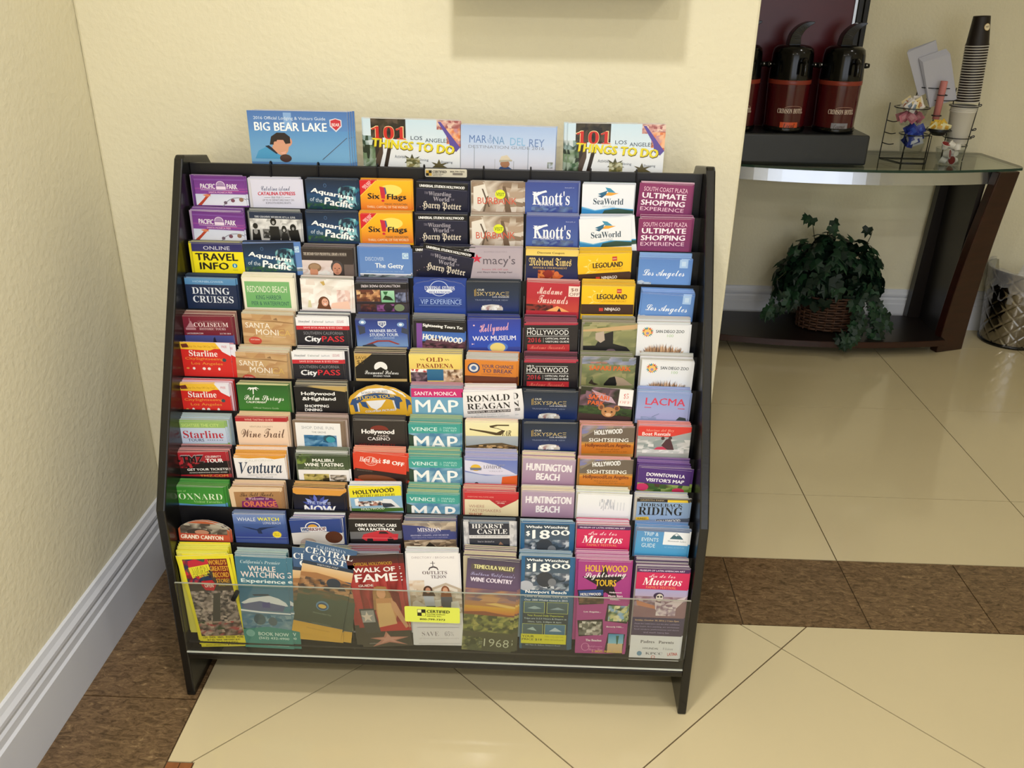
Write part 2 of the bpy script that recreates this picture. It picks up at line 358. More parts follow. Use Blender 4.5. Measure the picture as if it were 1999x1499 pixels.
DES = r'''
#pier|purple brochure with half-wheel emblem
= 733a90 b9a0c0
R 0 0 100 39 6a2f85 84429c
R 0 6 100 3 7d4a9e
R 0 25 100 3 93499a
R 55 31 45 2 b04a9a
R 0 38 100 24 cfd6ea e4e6f2
P b8432a 2 62 14 50 24 38 31 38 10 62
P d9825a 14 40 24 38 31 42 22 44
O 84 80 36 36 1.6 8a8d9c
E 73 51 4 4 7a4a5c
E 90 49 4.5 4.5 94705c
E 58 56 3.5 3.5 6c5a6c
E 52 19 9 9 ead9ee
E 52 19 7.8 7.8 a58ab5
R 42 20 20 9 6f3388
T b 12 16 29 11 f4eef8 PACIFIC
T b 64 16 21 11 f4eef8 PARK
R 12 29 75 .7 e8d8f0
T b 43 21 19 7 ead9ee ▬▬▬
T b 27 32 47 4 e8b7d8 SANTA MONICA PIER
#island|lilac-white brochure with red heading
= d9d9ee e2e0e6
T c 20 14 57 10 3e4a72 Catalina island
T k 12 26 74 8 c8304a CATALINA EXPRESS
R 24 38 12 .7 777
R 64 38 12 .7 777
T i 38 36 24 4 555 Ride With Us
T s 20 42 62 4 667 UP TO 30 DEPARTURES DAILY ON
T s 26 48 50 4 667 8 SMOOTH-RIDING BOATS.
#aqua|deep blue brochure with tilted white lettering
= 1c3558 3c4a60
R 0 0 100 30 16263c 1d3c63
R 0 30 100 32 1f4876 234a52
E 82 22 18 10 2f7f96
E 80 21 15 8 17283c
E 78 19 5 3 d8e4ea
N 62 14 34 42 9 7 16263c 5fa5b5 1c3a55 8cc4cc 1d3048
P 9fd4dc 80 28 84 40 90 56 86 56 78 42
P 7fbccb 88 24 96 44 98 54 92 46
N 0 50 60 12 12 3 24503e 1d3a50 3a6a3a
O 37 12 3 4 1 4a6a94
T@-11 k 8 24 84 14 fff Aquarium
T@-8 s 6 38 24 9 cfdcea of the
T@-9 k 34 40 56 17 fff Pacific
#six|orange-yellow brochure with red corner flash
= f0a91c d8a24a
R 0 0 100 20 f5bb24 f5b41c
R 0 20 100 42 f5b41c e0742a
E 60 20 22 12 fbdc6a
P d2202c 0 -2 34 -2 0 32
P f4cf50 33 -2 35 -2 0 34 0 32
T@42 b 3 6 20 5 f8d0d0 FREE KIDS
T@42 b 8 10 16 4 f8d0d0 PASS
T k 14 26 24 13 1c1a1c Six
T k 52 27 38 16 1c1a1c Flags
P c8283c 38 12 50 14 48 38 41 37
E 44 42 3 2.5 c8283c
P 5a5a8c 47 14 50 14 52 26 49 30
T s 47 47 44 4 5a5340 MAGIC MOUNTAIN
T b 12 53 80 5 f6d8b0 THRILL CAPITAL OF THE WORLD
#wiz|black-navy brochure with tall gothic cream title
= 1a1c36 3b3f50
R 0 0 100 12 0a0a10
R 0 12 100 50 1b1d38 17182c
R 2 12.5 96 .6 667
T k 6 4 88 6 f2f2f2 UNIVERSAL STUDIOS HOLLYWOOD
T t 16 19 8 5 8c8698 THE
T r 24 18 44 11 aaa4b0 Wizarding
T r 33 29 32 9 aaa4b0 World
T t 68 31 7 4 8c8698 OF
T f 12 39 76 19 e8dcc8 Harry Potter
E 20 44 .6 .6 fff
E 8 52 .7 .7 c9a
#burb|tan brochure with yellow-green round badge
= a89482 c8c2b8
N 0 0 100 62 8 6 c8bcae b09a86 8a7460 d6ccc0 9a8672
P e2dcd2 4 10 26 4 34 34 16 62 4 56
P 5c4c40 20 14 23 14 36 52 33 52
P 6a5a4a 30 30 34 28 26 62 22 62
P 6d5846 60 8 66 8 78 62 66 62
T s 12 32 76 14 d0543c BURBANK
E 56 25 10 10 dfe62a
T@-4 S 48 21 16 8 6a7a2a VISIT
#knott|royal blue brochure with white serif title
= 3c4f9a 8c94b8
R 0 0 100 62 3a4a94 4a64aa
N 12 50 80 12 10 3 3a4a94 6a84b0 586a90
T i 76 9 18 3 c8d0ee buena park, ca
P f4f4fa 13 24 40 16 42 20 34 22 20 30
T r 14 18 72 29 f6f6fc Knott's
T t 28 41 44 8 dfe4f4 BERRY FARM
#sea|white brochure with blue-gold fish emblem
= e9edf4 c9ced6
P 2b6a8c 30 20 50 12 46 18 58 17 40 24
P 3f8fb0 44 6 54 8 64 17 50 16
P e8a63c 50 16 70 18 56 23 44 23
P 2b5a7a 30 24 46 21 38 28
T r 22 29 58 13 2c4456 SeaWorld
T s 40 44 24 4 a8b4be SAN DIEGO
P 2e88c4 0 48 26 55 60 49 100 52 100 62 0 62
P 6cb6dc 0 47 26 54 60 48 100 51 100 52 60 49.5 26 56 0 50
P 2c4a3c 44 54 70 50 100 54 100 62 40 62
#scp|plum brochure with pale pink capital lettering
= 822f60 d8b4c4
R 0 0 100 62 862e60 7a2c60
T s 9 7 84 9 f0ccdc SOUTH COAST PLAZA
T k 7 19 85 12 fbeaf2 ULTIMATE
T k 6 34 85 12 fbeaf2 SHOPPING
T s 6 49 84 8 f0ccdc EXPERIENCE
#band|brochure with black and white photo of dark-haired musicians
= 3c4450 9a9c98
R 0 0 100 13 22304a
T r 10 8 80 4 dfe3ea THE GRAMMY MUSEUM AT L.A. LIVE
R 0 14 100 48 d6d6d6 bdbdbd
N 0 14 40 22 6 4 e4e4e4 b4b4b4 d6d6d6
N 60 14 40 20 6 4 e4e4e4 a4a4a4 d6d6d6
R 24 36 52 20 777777 333333
E 10 30 5 6 1a1a1a
P 181818 2 62 4 38 18 38 20 62
E 10 42 4 6 9a9a9a
E 46 20 6 8 141414
P 202020 36 62 38 30 56 30 58 62
E 46 22 2.6 3.6 a8a8a8
E 66 36 5 8 181818
P 242424 58 62 62 44 72 44 76 62
E 66 38 2.4 3.4 b4b4b4
E 84 32 6 8 101010
P 181818 78 62 74 38 94 36 98 62
E 84 34 2.4 3.4 a0a0a0
N 24 40 14 16 5 5 222 999 444
#info|navy-topped yellow brochure with black block lettering
= f2e21c 8a8c8c
R 0 0 100 17 2b2a66 33306c
T s 23 5 52 8 d8dae8 ONLINE
T k 5 20 84 17 17150e TRAVEL
T k 11 40 58 17 17150e INFO
E 81 47 5 5 2f86b4
T k 79.5 43.5 3 7 dff i
T s 76 55 10 2.5 8a8a3a website
#lib|dark brown brochure with two photographed faces
= 3a3230 8c8680
R 0 0 100 62 352c2a 3c3434
T r 4 9 84 6 d8ccc0 THE RICHARD NIXON PRESIDENTIAL LIBRARY & MUSEUM
R 6 16 82 .7 6a605c
R 0 26 60 36 e0d2d0 d4c0be
N 0 40 60 22 8 4 e0d2d0 cab4ae ddd
E 24 42 13 10 8a6c50
E 22 52 8 12 c88c70
E 24 40 10 6 a8886a
R 82 34 18 28 6a5c58
E 68 40 12 14 4a4648
E 68 44 9 13 c48a72
E 64 43 1.4 1 40302c
E 72 43 1.4 1 40302c
P a8705c 67 44 69 44 70 50 66 50
E 68 53 3.6 .8 8c4a40
#getty|mid-blue brochure with white square mark
= 5f86c4 b7bccf
R 0 0 100 56 5a82c4 6a90cc
R 0 56 100 2 f0f4fa
N 0 58 100 6 12 2 7a8a90 404a50 aab
R 84 10 12 13 c4dcf2
T b 85 11 10 10 8ab0dc G
T s 12 20 36 8 c4d6f0 DISCOVER
T b 30 33 56 14 f6faff The Getty
T s 12 50 74 3 a8c4e8 ART GARDENS, ARCHITECTURE, AND MORE
#mac|lilac-grey brochure with red star
= b4a8b0 c8bcbc
R 0 0 100 62 b0a4b0 b8acb4
T s 28 6 44 3 8c8490 BLOOMFIELD COLLECTION 5
P c8304a 14 12 16.5 19 24 19 18 24 20.5 31 14 27 7.5 31 10 24 4 19 11.5 19
T s 26 16 62 24 5c5460 macy's
T s 24 44 50 3.5 c06070 Receive 10% OFF with
T b 14 50 68 4 3c3440 your Macy's Visitor Savings Pass!
#mtimes|navy brochure with pale yellow band and gothic title
= 1d2348 e8c860
R -4 0 108 13 e8c862 f0d070
T b 22 4 52 6 4a3c1c Discount Coupon
R 0 13 100 50 191d3c 232a58
T f 6 17 82 18 e8cc80 Medieval Times
T r 14 37 66 4 c8a868 DINNER & TOURNAMENT
N 24 44 32 18 7 5 7a2c1c c05a2c 34182c a84028 d07a3c
E 44 52 9 9 8c2c20
P c4602c 52 62 58 48 74 56 66 62
E 60 52 5 6 d0703c
#lego|yellow brochure with dark brown lower strip
= eebf1c dcb440
R 0 0 100 62 f2c41e eab818
O 30 26 11 11 1.2 f8dc70
P f8e080 18 26 10 24 18 22
P f8e080 24 14 20 8 27 12
P f8e080 36 12 40 6 38 14
P f8e080 20 34 14 40 24 36
R 67 6 9 9 c03028
T b 68 9 7 3 f8e8c0 LEGO
T k 29 17 58 12 3c2a14 LEGOLAND
T s 32 31 54 4 c89018 CALIFORNIA RESORT
P 3a2014 0 40 100 40 100 62 0 62
R 34 48 8 7 c8382c
T b 45 47 30 9 e8dcd8 NINJAGO
#lablue|sky-blue brochure with white handwriting title
= 5a86c8 8cb0e0
R 0 0 100 62 5a84c6 6a98d8
R 78 0 16 18 a4c4ec
R 82 4 8 10 c0d8f4
T c 9 22 80 20 f4f8ff Los Angeles
P b8c8dc 0 48 8 46 22 56 34 62 0 62
N 0 50 26 12 6 3 b8c8dc 6078a0 d8e0ec
#dine|dark navy brochure with light blue top band
= 182c4c 38485c
R 0 0 100 14 5e94c4 5288b8
T b 16 5 60 4.5 a8c8e4 HORNBLOWER
R 0 14 100 50 1a2c50 16284a
T r 12 20 74 15 e0e6f2 DINING
T r 12 39 80 15 e0e6f2 CRUISES
#redo|cream-edged green brochure
= f0ead6 efe8d4
R 4 7 88 58 7fb878 6cae6a
T m 8 17 78 14 e8f0d8 REDONDO BEACH
T m 24 37 50 10 2c5a5a KING HARBOR
T m 14 51 74 9 2c5a5a PIER & WATERFRONT
#spark|white brochure with laughing long-haired woman
= eee8e4 b8b2a8
N 0 0 100 62 8 6 f4f0ec e8dcd4 faf8f4 e0d8d0
P c8a860 38 4 46 2 48 10 44 12
N 70 20 26 42 5 6 f0e0dc d0a8a0 e8c8c0
P f0c8b4 60 50 92 44 96 62 56 62
E 44 50 11 14 6a4028
P 6a4028 34 50 54 50 58 64 30 64
E 46 49 6.5 9 e0a890
E 44 47 1 .8 40201c
E 48.5 47 1 .8 40201c
E 46.5 53 2.6 1 fff
P d8d0a8 14 46 18 46 20 62 12 62
#made|brochure with upside-down heading over colourful collage
= 3a3440 606478
R 0 0 100 13 1c1a20
T@180 b 12 3 76 6 d8d0d8 HOLLYWOOD MADE HERE
N 2 14 46 26 7 5 8c5a3c c89468 5a3424 e0b888 6a3c30
R 50 16 26 26 a8d8b8 7ab890
P 2c6a3c 54 18 64 18 60 26 56 24
P 1c3020 52 36 58 26 68 30 74 38
N 78 20 20 24 5 5 2c3048 8088a8 505878
N 8 46 30 16 6 4 4a2c24 3a2430 6a3838
N 40 46 34 16 6 4 6a3c6c 8c5090 2c1c28
E 62 54 9 9 2c2430
E 84 54 10 8 7a8c6c
R 0 42 100 3 2a2026
#vip|blue arched-top brochure with white globe emblem
= 27459a 3c5090
S 0 17 6 10 20 6 30 5 40 1 50 0 60 1 70 5 80 6 94 10 100 17
R 0 17 100 46 2c479c 20408e
O 50 20 18 17 1.2 c8d4ee
P dfe6f6 28 22 72 22 76 27 68 31 32 31 24 27
T r 22 15 58 9 e8eefa UNIVERSAL STUDIOS
T r 30 26 42 4 27459a HOLLYWOOD
R 10 41 80 .6 90a8dc
T m 13 44 80 11 a8c0ee VIP EXPERIENCE
R 10 57 80 .6 90a8dc
#sky|midnight blue brochure with thin gold lettering
= 1a2a4c 303840
R 0 0 100 30 202a3a 20304c
R 0 30 100 34 20304c 1c2f6a
R 15 17 1.2 14 c0a050
R 17.5 15 1 16 c0a050
T b 21 15 13 4 e8e4d8 OUE
T s 20 21 62 9 c4b07c SKYSPACΞ
T b 50 31 32 3 e0e0e8 LOS ANGELES
T s 16 38 64 3 8a94b0 TRANSFORM YOUR VIEW
P d0ccc8 28 56 34 51 48 49 62 50 70 56 70 62 28 62
N 30 52 38 10 8 2 ddd a88 c8c0b8 f0f0f0
#wax|crimson brochure with cream handwriting title
= b02838 d8a8a4
R 0 0 100 34 b82c3c b42a34
R 0 34 100 28 b42a34 c84838
T c 20 9 48 16 f4d8d0 Madame
T c 22 27 58 18 f4d8d0 Tussauds
T s 40 43 22 2.5 e0a898 HOLLYWOOD
N 0 48 52 14 9 4 3c1418 6a2024 8c3028
P f0a868 38 62 60 50 84 62
P 2c1014 60 62 64 54 68 62
R 80 5 22 23 f2dcd0
T s 84 9 14 8 7a4a3c $8
T s 82 19 18 7 7a4a3c OFF
#coli|maroon brochure with line-drawn domed building
= 7a2434 d0b4a0
R 0 0 100 42 7c2436 762234
P b88890 10 25 20 10 26 25
P b88890 8 26 28 26 28 31 8 31
R 17.4 4 .8 9 c8a0a8
T s 34 10 50 2.5 b08088 LOS ANGELES MEMORIAL
T r 25 14 68 10 ecd8d8 COLISEUM
T r 35 26 52 5 d8b8bc HISTORIC TOURS
T b 9 37 32 3.5 ecd8d8 LACOLISEUM.COM
T b 74 37 22 3.5 ecd8d8 213 741 5810
R 0 43 100 20 4a5294 5c62a0
P 2a2a40 58 62 60 50 63 46 66 62
#smon|sand-coloured brochure with thin white title
= c8a274 d8cdb4
N 0 0 100 62 5 6 c8a474 b88c60 d0ac80 c49c6c
P a07c54 0 10 30 14 64 12 100 16 100 18 60 16 0 14
P 8c6c4c 60 10 68 6 70 12
T s 6 19 48 12 f8f0e4 SANTA
T s 26 33 44 13 f8f0e4 MONI
T s 70 33 24 13 d8b468 CA
T s 44 48 40 2.5 ead8c0 PACIFIC PLAYGROUND
E 23 60 13 9 c8483c
T b 14 56 18 3 f0d0c8 SIGHTSEEING
#cpass|white, red and charcoal banded brochure
= 24242c d4d2d0
R 0 0 100 19 f2f2f6 eeeef4
T B 5 7 22 6 3c4458 Disneyland
T i 32 7 22 5 3c5a50 Universal
T s 58 8 16 4 8890a0 SeaWorld
T s 80 6 14 6 c07888 LEGOLAND
R 0 19 100 9 c8323c
T b 14 21 76 4.5 f4c8c8 SAVE $126 Adult & $102 Child
R 0 28 100 34 25242c
T s 13 32 78 7 8c8c94 SOUTHERN CALIFORNIA
T k 14 42 33 17 f4f4f8 City
T b 48 42 44 13 d8303c PASS
#wbt|blue brochure with white shield and starry flares
= 3a4c94 5c6070
R 0 0 100 30 2c3c80 3c54a4
R 0 30 100 32 3c54a4 7a9ccc
E 14 6 7 5 8cacd8
E 14 6 3 2.4 fff
E 88 12 7 5 8cacd8
E 88 12 3 2.4 fff
P 3c4458 4 12 18 16 18 30 6 34
P 3c4458 90 18 100 22 100 34 88 30
P dfe4f0 44 4 60 4 60 12 52 19 44 12
P 3c4c84 46 6 58 6 58 11 52 16 46 11
T r 47 6 10 8 dfe4f0 WB
T b 26 22 54 7 dfe8f6 WARNER BROS.
T b 26 31 56 7 dfe8f6 STUDIO TOUR
T b 34 40 40 3.5 b4c8ec HOLLYWOOD
P 9c3c34 18 56 40 47 64 47 84 56 80 57 62 50 42 50 22 58
P 3c4454 10 58 30 54 40 62 10 62
#sight5|black and purple brochure with white outlined title
= 24222c 8c8c88
R 0 0 100 24 1c1b20
R 0 0 8 62 242228
R 6 6 11 56 7c4c9c
T@-3 k 18 8 78 9 f4f4f4 Sightseeing Tours To:
R 17 24 83 22 3c66b4 4a78c4
P 5c3c4c 17 62 24 44 40 38 80 46 100 44 100 62
T@-5 k 18 32 78 14 f6f4ee HOLLYWOOD
N 17 50 83 12 12 3 4a2c38 7a4c5c 2c2028
#waxm|violet-blue brochure with pink neon script title
= 2d3c94 4c5480
R 0 0 100 30 34409c 2c48b4
R 0 30 100 32 2c48b4 2448b0
T@4 c 22 8 58 26 f4b4bc Hollywood
T b 8 36 84 11 e4e4f4 WAX MUSEUM
E 56 62 20 12 4c74c8
E 56 63 15 11 e0cc7c
E 12 12 1.8 1.6 f8c8d0
P f4d4dc 6 52 12 56 8 54 12 52 6 56
#onlyh|black brochure with red strip and white art-deco title
= 221f24 8c4c5c
R -2 0 104 4 b02c44
R 0 4 100 58 221e22
T b 5 9 14 6 f0f0f0 only in
R 22 12 62 .9 e8e8e8
T s 5 15 80 11 f4f4f4 HOLLYWOOD
R 4 28 82 .9 e8e8e8
T b 6 32 26 11 c0303c 2016
R 36 32 .8 11 aaa
T b 40 32 46 4.5 e4e4e4 OFFICIAL MAP &
T b 40 39 46 4.5 e4e4e4 VISITORS GUIDE
R 5 47 82 16 b42c34
T c 10 50 68 8 e47c6c Madame Tussauds
#vulture|brochure with close-up photo of a black animal
= 7f7f5c a09a8c
N 0 0 100 16 7 3 8c8c64 6c7448 a09c70
P c4a478 0 12 100 2 100 12 0 20
N 0 16 100 46 7 5 8c8e60 7c8058 98966c
P 1c1c1e 40 22 58 16 58 44 84 52 92 62 0 62 0 48 24 48 30 36
P b8a898 24 20 40 16 42 36 34 42 24 34
E 54 60 9 4 6a5864
#zoo|white brochure with rainbow lion emblem and brown fur
= e6e8ec c4c2bc
L 20 16 12 c04c3c e0843c 4c8c6c 3c7ca4 d8b43c
E 20 17 7 7 f0c070
E 20 19 3 3 9c8cb4
T b 36 11 54 7 3c444c SAN DIEGO ZOO
T s 58 21 12 6 a4c494 100
F 50 58 46 26 8c6a4c b8906c 5c4438 d4b08c
#cityss|yellow and red brochure with white star-title lettering
= d42a26 e0c4d0
R 0 0 100 14 f0c038
P e8e8f4 72 0 100 0 100 30 84 20
P f0c038 0 0 72 0 78 10 60 18 0 16
P 6a2c24 4 5 16 3 20 12 6 13
T b 18 7 56 6 c89824 Hop On, Hop Off City Tour
T s 84 6 10 5 d06880 FREE
P d42a26 0 16 60 18 84 22 100 32 100 70 0 70
T r 18 18 56 14 f6f2f0 Starline
T b 9 34 76 8 e88c3c CitySightseeing
T b 20 45 62 8 e88c3c Los Angeles
E 86 39 4 4 3c4c54
E 12 60 3 2 e09a50
E 24 60 2.6 3 f4e8e4
E 44 60 3.2 3.2 f4e8e4
E 54 60 3.2 3.2 f4e8e4
E 74 60 2.4 3.4 f4e8e4
#param|black brochure with tan savings corner and white peak emblem
= 1c1b1c b4a888
R 0 0 100 56 1f1e20 181718
P c8a45c 0 0 34 0 0 30
T s 2 5 22 7 4c3c1c SAVE
T s 4 14 14 10 4c3c1c $5
E 50 30 13 13 f0f0f0
P 1c1b1c 36 34 64 34 64 48 36 48
P f0f0f0 38 35 50 27 62 35
P 1c1b1c 40 36 50 29 60 36
T c 18 37 66 9 f4f4f4 Paramount Pictures
T k 34 48 34 4 e0e0e0 STUDIO TOUR
R 0 56 100 6 c0a46c
#pasa|yellow brochure with red-brown serif title over photos
= e8d070 b8b08c
R 0 0 100 33 ecd878 e8cc6c
T r 34 6 32 10 8c3c24 OLD
T t 22 9 8 4 8c6c34 ~~
T t 70 9 8 4 8c6c34 ~~
T r 14 20 72 10 8c3c24 PASADENA
R 2 33 32 29 5c4c54 74606c
N 2 33 32 7 10 2 f0f0f0 c04c4c fff
R 34 33 32 26 2c6c94 28648c
N 66 33 34 29 7 6 a88c74 e0ccb4 6c4c34 c8a888
N 2 42 32 20 6 4 5c4c54 8c7480 403440
#guin|orange brochure with round world emblem
= d8822c c8c4bc
R 0 0 100 36 d88430 d07c2c
E 17 18 12 12 2c3c64
E 17 18 9 9 dcd8d8
E 17 18 5 5 4c6ca0
T b 32 9 62 8 4c3c5c YOUR CHANCE
T b 34 19 58 9 4c3c5c TO BREAK
T s 32 30 56 2.5 7c4c3c A GUINNESS WORLD RECORDS TITLE
R 0 36 100 26 5c2c1c 74381e
E 10 58 10 6 b87c54
E 78 58 10 6 b87c54
#safari|olive brochure with orange title above big birds
= 7a7e58 9a9488
N 0 0 100 14 8 3 9c9cb4 8088a0 6c7464
N 0 14 100 48 8 5 7c8458 6c7450 989468
T b 16 8 32 4 d06c3c SAN DIEGO ZOO
T k 14 17 80 11 d8642c SAFARI PARK
P 1c1c1c 44 58 54 44 66 40 70 50 68 62 44 62
P a89480 64 40 80 44 100 60 70 62 66 46
P 3c342c 14 58 20 48 24 56 34 60 26 62
#palms|green brochure with white palm tree and script
= 34702f b8b48c
R 0 0 100 62 2f5f2c 3c8034
R 0 0 100 2 c8c890
P f4f4f0 31 8 33 8 32 24 30 24
P f4f4f0 32 9 24 8 20 14 26 11 25 16 30 11 31 17 34 11 40 16 37 10 44 12 38 7
T c 12 26 78 17 f0f4ec Palm Springs
T k 15 40 38 5 e8ece0 CALIFORNIA
T s 28 54 50 4 b4d0a4 Official Visitors Guide
#hhigh|black brochure with bold rounded white lettering
= 1d1c1e a8a48c
R 0 0 100 62 1e1d1f 1a191b
P c0a464 24 0 100 0 100 12 74 8
T k 13 12 66 11 f4f4f4 Hollywood
T k 14 24 66 11 f4f4f4 &Highland
T k 17 42 48 7 f4f4f4 SHOPPING
T k 17 51 34 7 f4f4f4 DINING
#sony|golden fan-shaped brochure with blue curved banner
= d6a62e ccc07c
S -4 34 0 26 14 14 34 4 52 0 70 4 88 14 104 26 108 34
P eeeef2 8 26 20 14 38 6 66 6 84 14 92 24 60 16 40 16
T b 24 12 52 6 8a90a0 SONY PICTURES
P 2e4f80 -2 40 4 28 26 20 50 17 74 20 98 30 102 40 96 42 74 32 50 28 26 30 8 42
T b 12 22 76 8 e8c450 STUDIO TOUR
P 2e4f80 4 40 14 38 16 56 6 58
P 2e4f80 86 38 96 40 94 58 86 54
P e8e8ec 30 34 70 34 58 50 48 56 38 50
P 2e4f80 18 34 30 36 34 52 22 46
P dcdce4 82 36 85 36 88 58 85 58
P dcdce4 12 38 15 38 15 58 12 58
T b 26 56 60 5 dce4f4 COLUMBIA PICTURES
#smmap|pink and blue brochure with big white MAP lettering
= 6ca4c4 c09098
R 0 0 100 20 c82c74
T b 6 7 82 9 f8e8f0 SANTA MONICA
R 0 20 100 42 6ca4c8 74a8c4
T b 7 26 84 30 f4f6f8 MAP
#reagan|white brochure with large black serif name
= e9e7ea d8d4d0
R 0 0 100 62 eeecee e4e2e4
T r 8 8 84 15 221f22 RONALD
T r 8 27 84 14 221f22 REAGAN
R 8 44 84 6 221f22
T b 9 45 82 4 e4e0e0 PRESIDENTIAL LIBRARY & MUSEUM
T i 24 52 56 4 8c98a4 The Most Beautiful Library
T i 14 57 74 4 8c98a4 & Museum in Southern California
#cub|dark brochure with lion cub face and white price sticker
= 3c2c2c c8c4b4
N 0 0 100 62 9 7 3c2a30 7c5c6c 2c3020 54404c 1c2414
P b89cac 20 6 60 20 70 34 40 30
T b 22 12 26 4 d06c3c SAN DIEGO ZOO
T k 16 17 40 12 d8602c SAFARI
T k 16 31 32 10 d8602c PARK
N 0 44 100 18 12 4 2c4420 1c2c18 3c5428
E 43 45 6 7 a87044
E 73 45 6 7 a87044
E 43 45 3.5 4.5 6c4430
E 73 45 3.5 4.5 6c4430
E 58 55 14 12 b88454
E 52 54 2 1.8 2c1c14
E 64 54 2 1.8 2c1c14
E 58 61 6 4 e0b88c
R 74 0 26 38 f0eeee
T t 83 9 9 13 d0544c $5
T t 77 26 20 6 e09890 OFF
#lacma|pale blue brochure with pink capital title
= 98a6d0 a4b4dc
R 0 0 100 62 8a9ed0 a8b0dc
T b 16 12 76 17 d0405c LACMA
R 15 34 13 1.6 d0405c
R 79 34 13 1.6 d0405c
P 7c8cb4 20 62 44 48 45 49 24 62
N 10 56 30 6 6 2 98a6d0 8c9cc4
P 3c4c4c 78 62 84 54 96 56 98 62
#sltour|pale blue-green brochure with red ornate title
= bccfe0 a8b8b4
R 0 0 100 15 98bc6c
T b 14 5 74 8 c8e084 SIGHTSEE THE CITY
R 0 15 100 38 c4d4e8 c0d0e8
T r 14 22 80 18 b83444 Starline
T b 22 41 32 7 3c4870 TOURS
T s 60 42 32 4 6c7498 ★★★★ ★ ★★
R 0 53 100 9 94b86c
#wine|peach-cream brochure with red strip and brown script
= ecd4bc e4c8a0
R 0 0 100 10 b42c34
T b 18 3 56 5 e8b8a8 WINE TASTING GUIDE
R 0 10 100 52 eed8c4 ecd0b8
T s 26 20 46 4 a8907c VENTURA COUNTY
T c 8 28 38 20 6a4c3c Wine
T c 52 26 42 22 6a4c3c Trail
#grove|brown-framed white brochure with blue photo
= 84705f c0aea4
R 5 5 88 58 f0f0f2
T s 17 13 64 7 a8acb4 SHOP. DINE. FUN.
T s 36 25 28 4 70747c THE GROVE
N 20 34 64 28 7 5 6494bc 3c74a4 7cb0d0 24608c
E 70 42 12 9 2c5468
E 72 44 9 7 3c9cb0
#casino|charcoal brochure with white split-letter title
= 2c2828 504c48
R 0 0 100 62 302c2c 2a2626
E 50 22 18 11 7c3028
R 30 22 44 12 2f2b2b
T k 15 20 64 15 f0f0f0 Hollywood
T s 46 34 22 4 e0d8d8 PARK
T S 26 39 44 8 e8e8e8 CASINO
T b 8 55 72 5 8c2c28 WELCOME PARTY
#venmap|teal brochure with big white MAP lettering over sky
= 4ca09c a4b890
R 0 0 100 22 3c9c94 44a49c
T b 6 8 50 9 d8f0ec VENICE
T s 60 8 5 8 7cc4bc &
T b 68 7 26 4.5 a8dcd4 MARINA
T b 68 13 26 4.5 a8dcd4 DEL REY
N 0 22 100 40 8 5 5c90b4 4a80a8 8cb4cc 6c9cb8
P 2c4438 0 24 12 28 16 44 8 62 0 62
T b 9 28 86 32 f2f4f6 MAP
#star|pale yellow brochure with dark calligraphic helicopter swoosh
= ece4b8 e0c8b4
R 0 0 100 32 ece6bc e8dea8
P 4c3c24 8 14 14 16 40 20 60 24 70 18 60 14 48 12 46 8 60 5 84 5 84 8 62 8 54 11 64 14 76 20 68 30 58 30 40 25 14 19 8 18
T B 70 18 18 13 3c2c1c TAR
R 0 32 100 30 a8b0b8 8c98a4
P 5c4c34 0 56 40 50 70 48 100 56 100 66 0 66
N 20 54 76 10 12 3 6c5434 c8a474 3c3024
#sight8|brochure with golden arched title over hillside
= b4884c e0a8a4
N 0 0 100 30 8 4 7c7ca8 8c8070 6c6458 9c94ac
P 6c6054 30 4 100 0 100 34 0 34 0 26
T@5 k 24 4 54 12 f0f0f0 HOLLYWOOD
T b 14 25 76 9 f6f4ec SIGHTSEEING
R 0 38 100 24 d8983c c87c2c
P c87828 0 42 26 36 74 36 100 42 100 62 0 62
T k 7 37 88 12 7a3c1c Hollywood/Los Angeles
T i 28 50 46 4 5c3c1c Pick up from all hotels
T i 34 55 54 4 5c3c1c 7 days a week 365 days a year
#kayak|brochure with water scooter rider under red title band
= a4a8a8 e09c94
P d83c34 0 0 100 0 100 12 60 24 0 22
T i 14 6 54 7 f0b0a0 Marina del Rey
T b 8 13 54 8 fbf0ec Boat Rentals
R 0 24 100 40 a0a8ac b4b4b4
N 0 30 100 30 9 5 a0a8a8 c8c8c8 8c9898 d8d8d8
P c83c5c 24 62 38 48 54 46 60 62
P 4c2c34 46 44 54 30 62 26 68 44 72 58 58 54
E 48 27 3.5 4 4c3c3c
E 62 26 3.5 4 4c3c3c
N 10 54 80 8 8 2 e8e8e8 c0c4c4 d8d8dc
#tmz|red and black brochure with sharp black-edged title
= 1e1718 e0a09c
R 0 0 100 36 b02430 8c1c28
N 0 18 40 20 7 4 b02430 5c1820 c03038 1c1416
P 1c1416 30 36 46 26 100 22 100 62 0 62
T k 8.4 5.6 47 20.5 a89ca0 TMZ
T k 9 8 45 18 1c1416 TMZ
T b 58 9 32 5 f0e8e8 CELEBRITY
T k 58 16 34 10 f4eeee TOUR
T k 17 39 82 6 f4f0ee GET YOUR TICKETS!
T b 20 48 76 3 d8d0d0 ADVANCE RESERVATIONS STRONGLY ADVISED
R 0 54 100 8 b02430
T b 40 55 56 6 d8a04c TMZ.COM
#ventu|white brochure with navy brush lettering and orange top
= eceae8 e4a44c
R 0 0 100 62 f2f0f0 e8e6ea
P e09c34 0 0 100 0 100 5 80 8 60 4 30 5 0 2
T s 22 8 56 5 d8d8d4 CALIFORNIA
T B 8 14 84 28 2c3c54 Ventura
T s 22 44 58 3 a0a8b0 EXPERIENCE YOUR NEXT ADVENTURE
T i 38 49 34 4 5c6c7c See for yourself
#malibu|dark green brochure with white block title
= eeece8 7c8470
R 0 0 100 34 3c4c34 48583c
N 0 0 26 20 4 3 4c6434 7c9444 3c4c2c
T k 30 7 42 8 f4f4ee MALIBU
T k 14 17 76 9 f4f4ee WINE TASTING
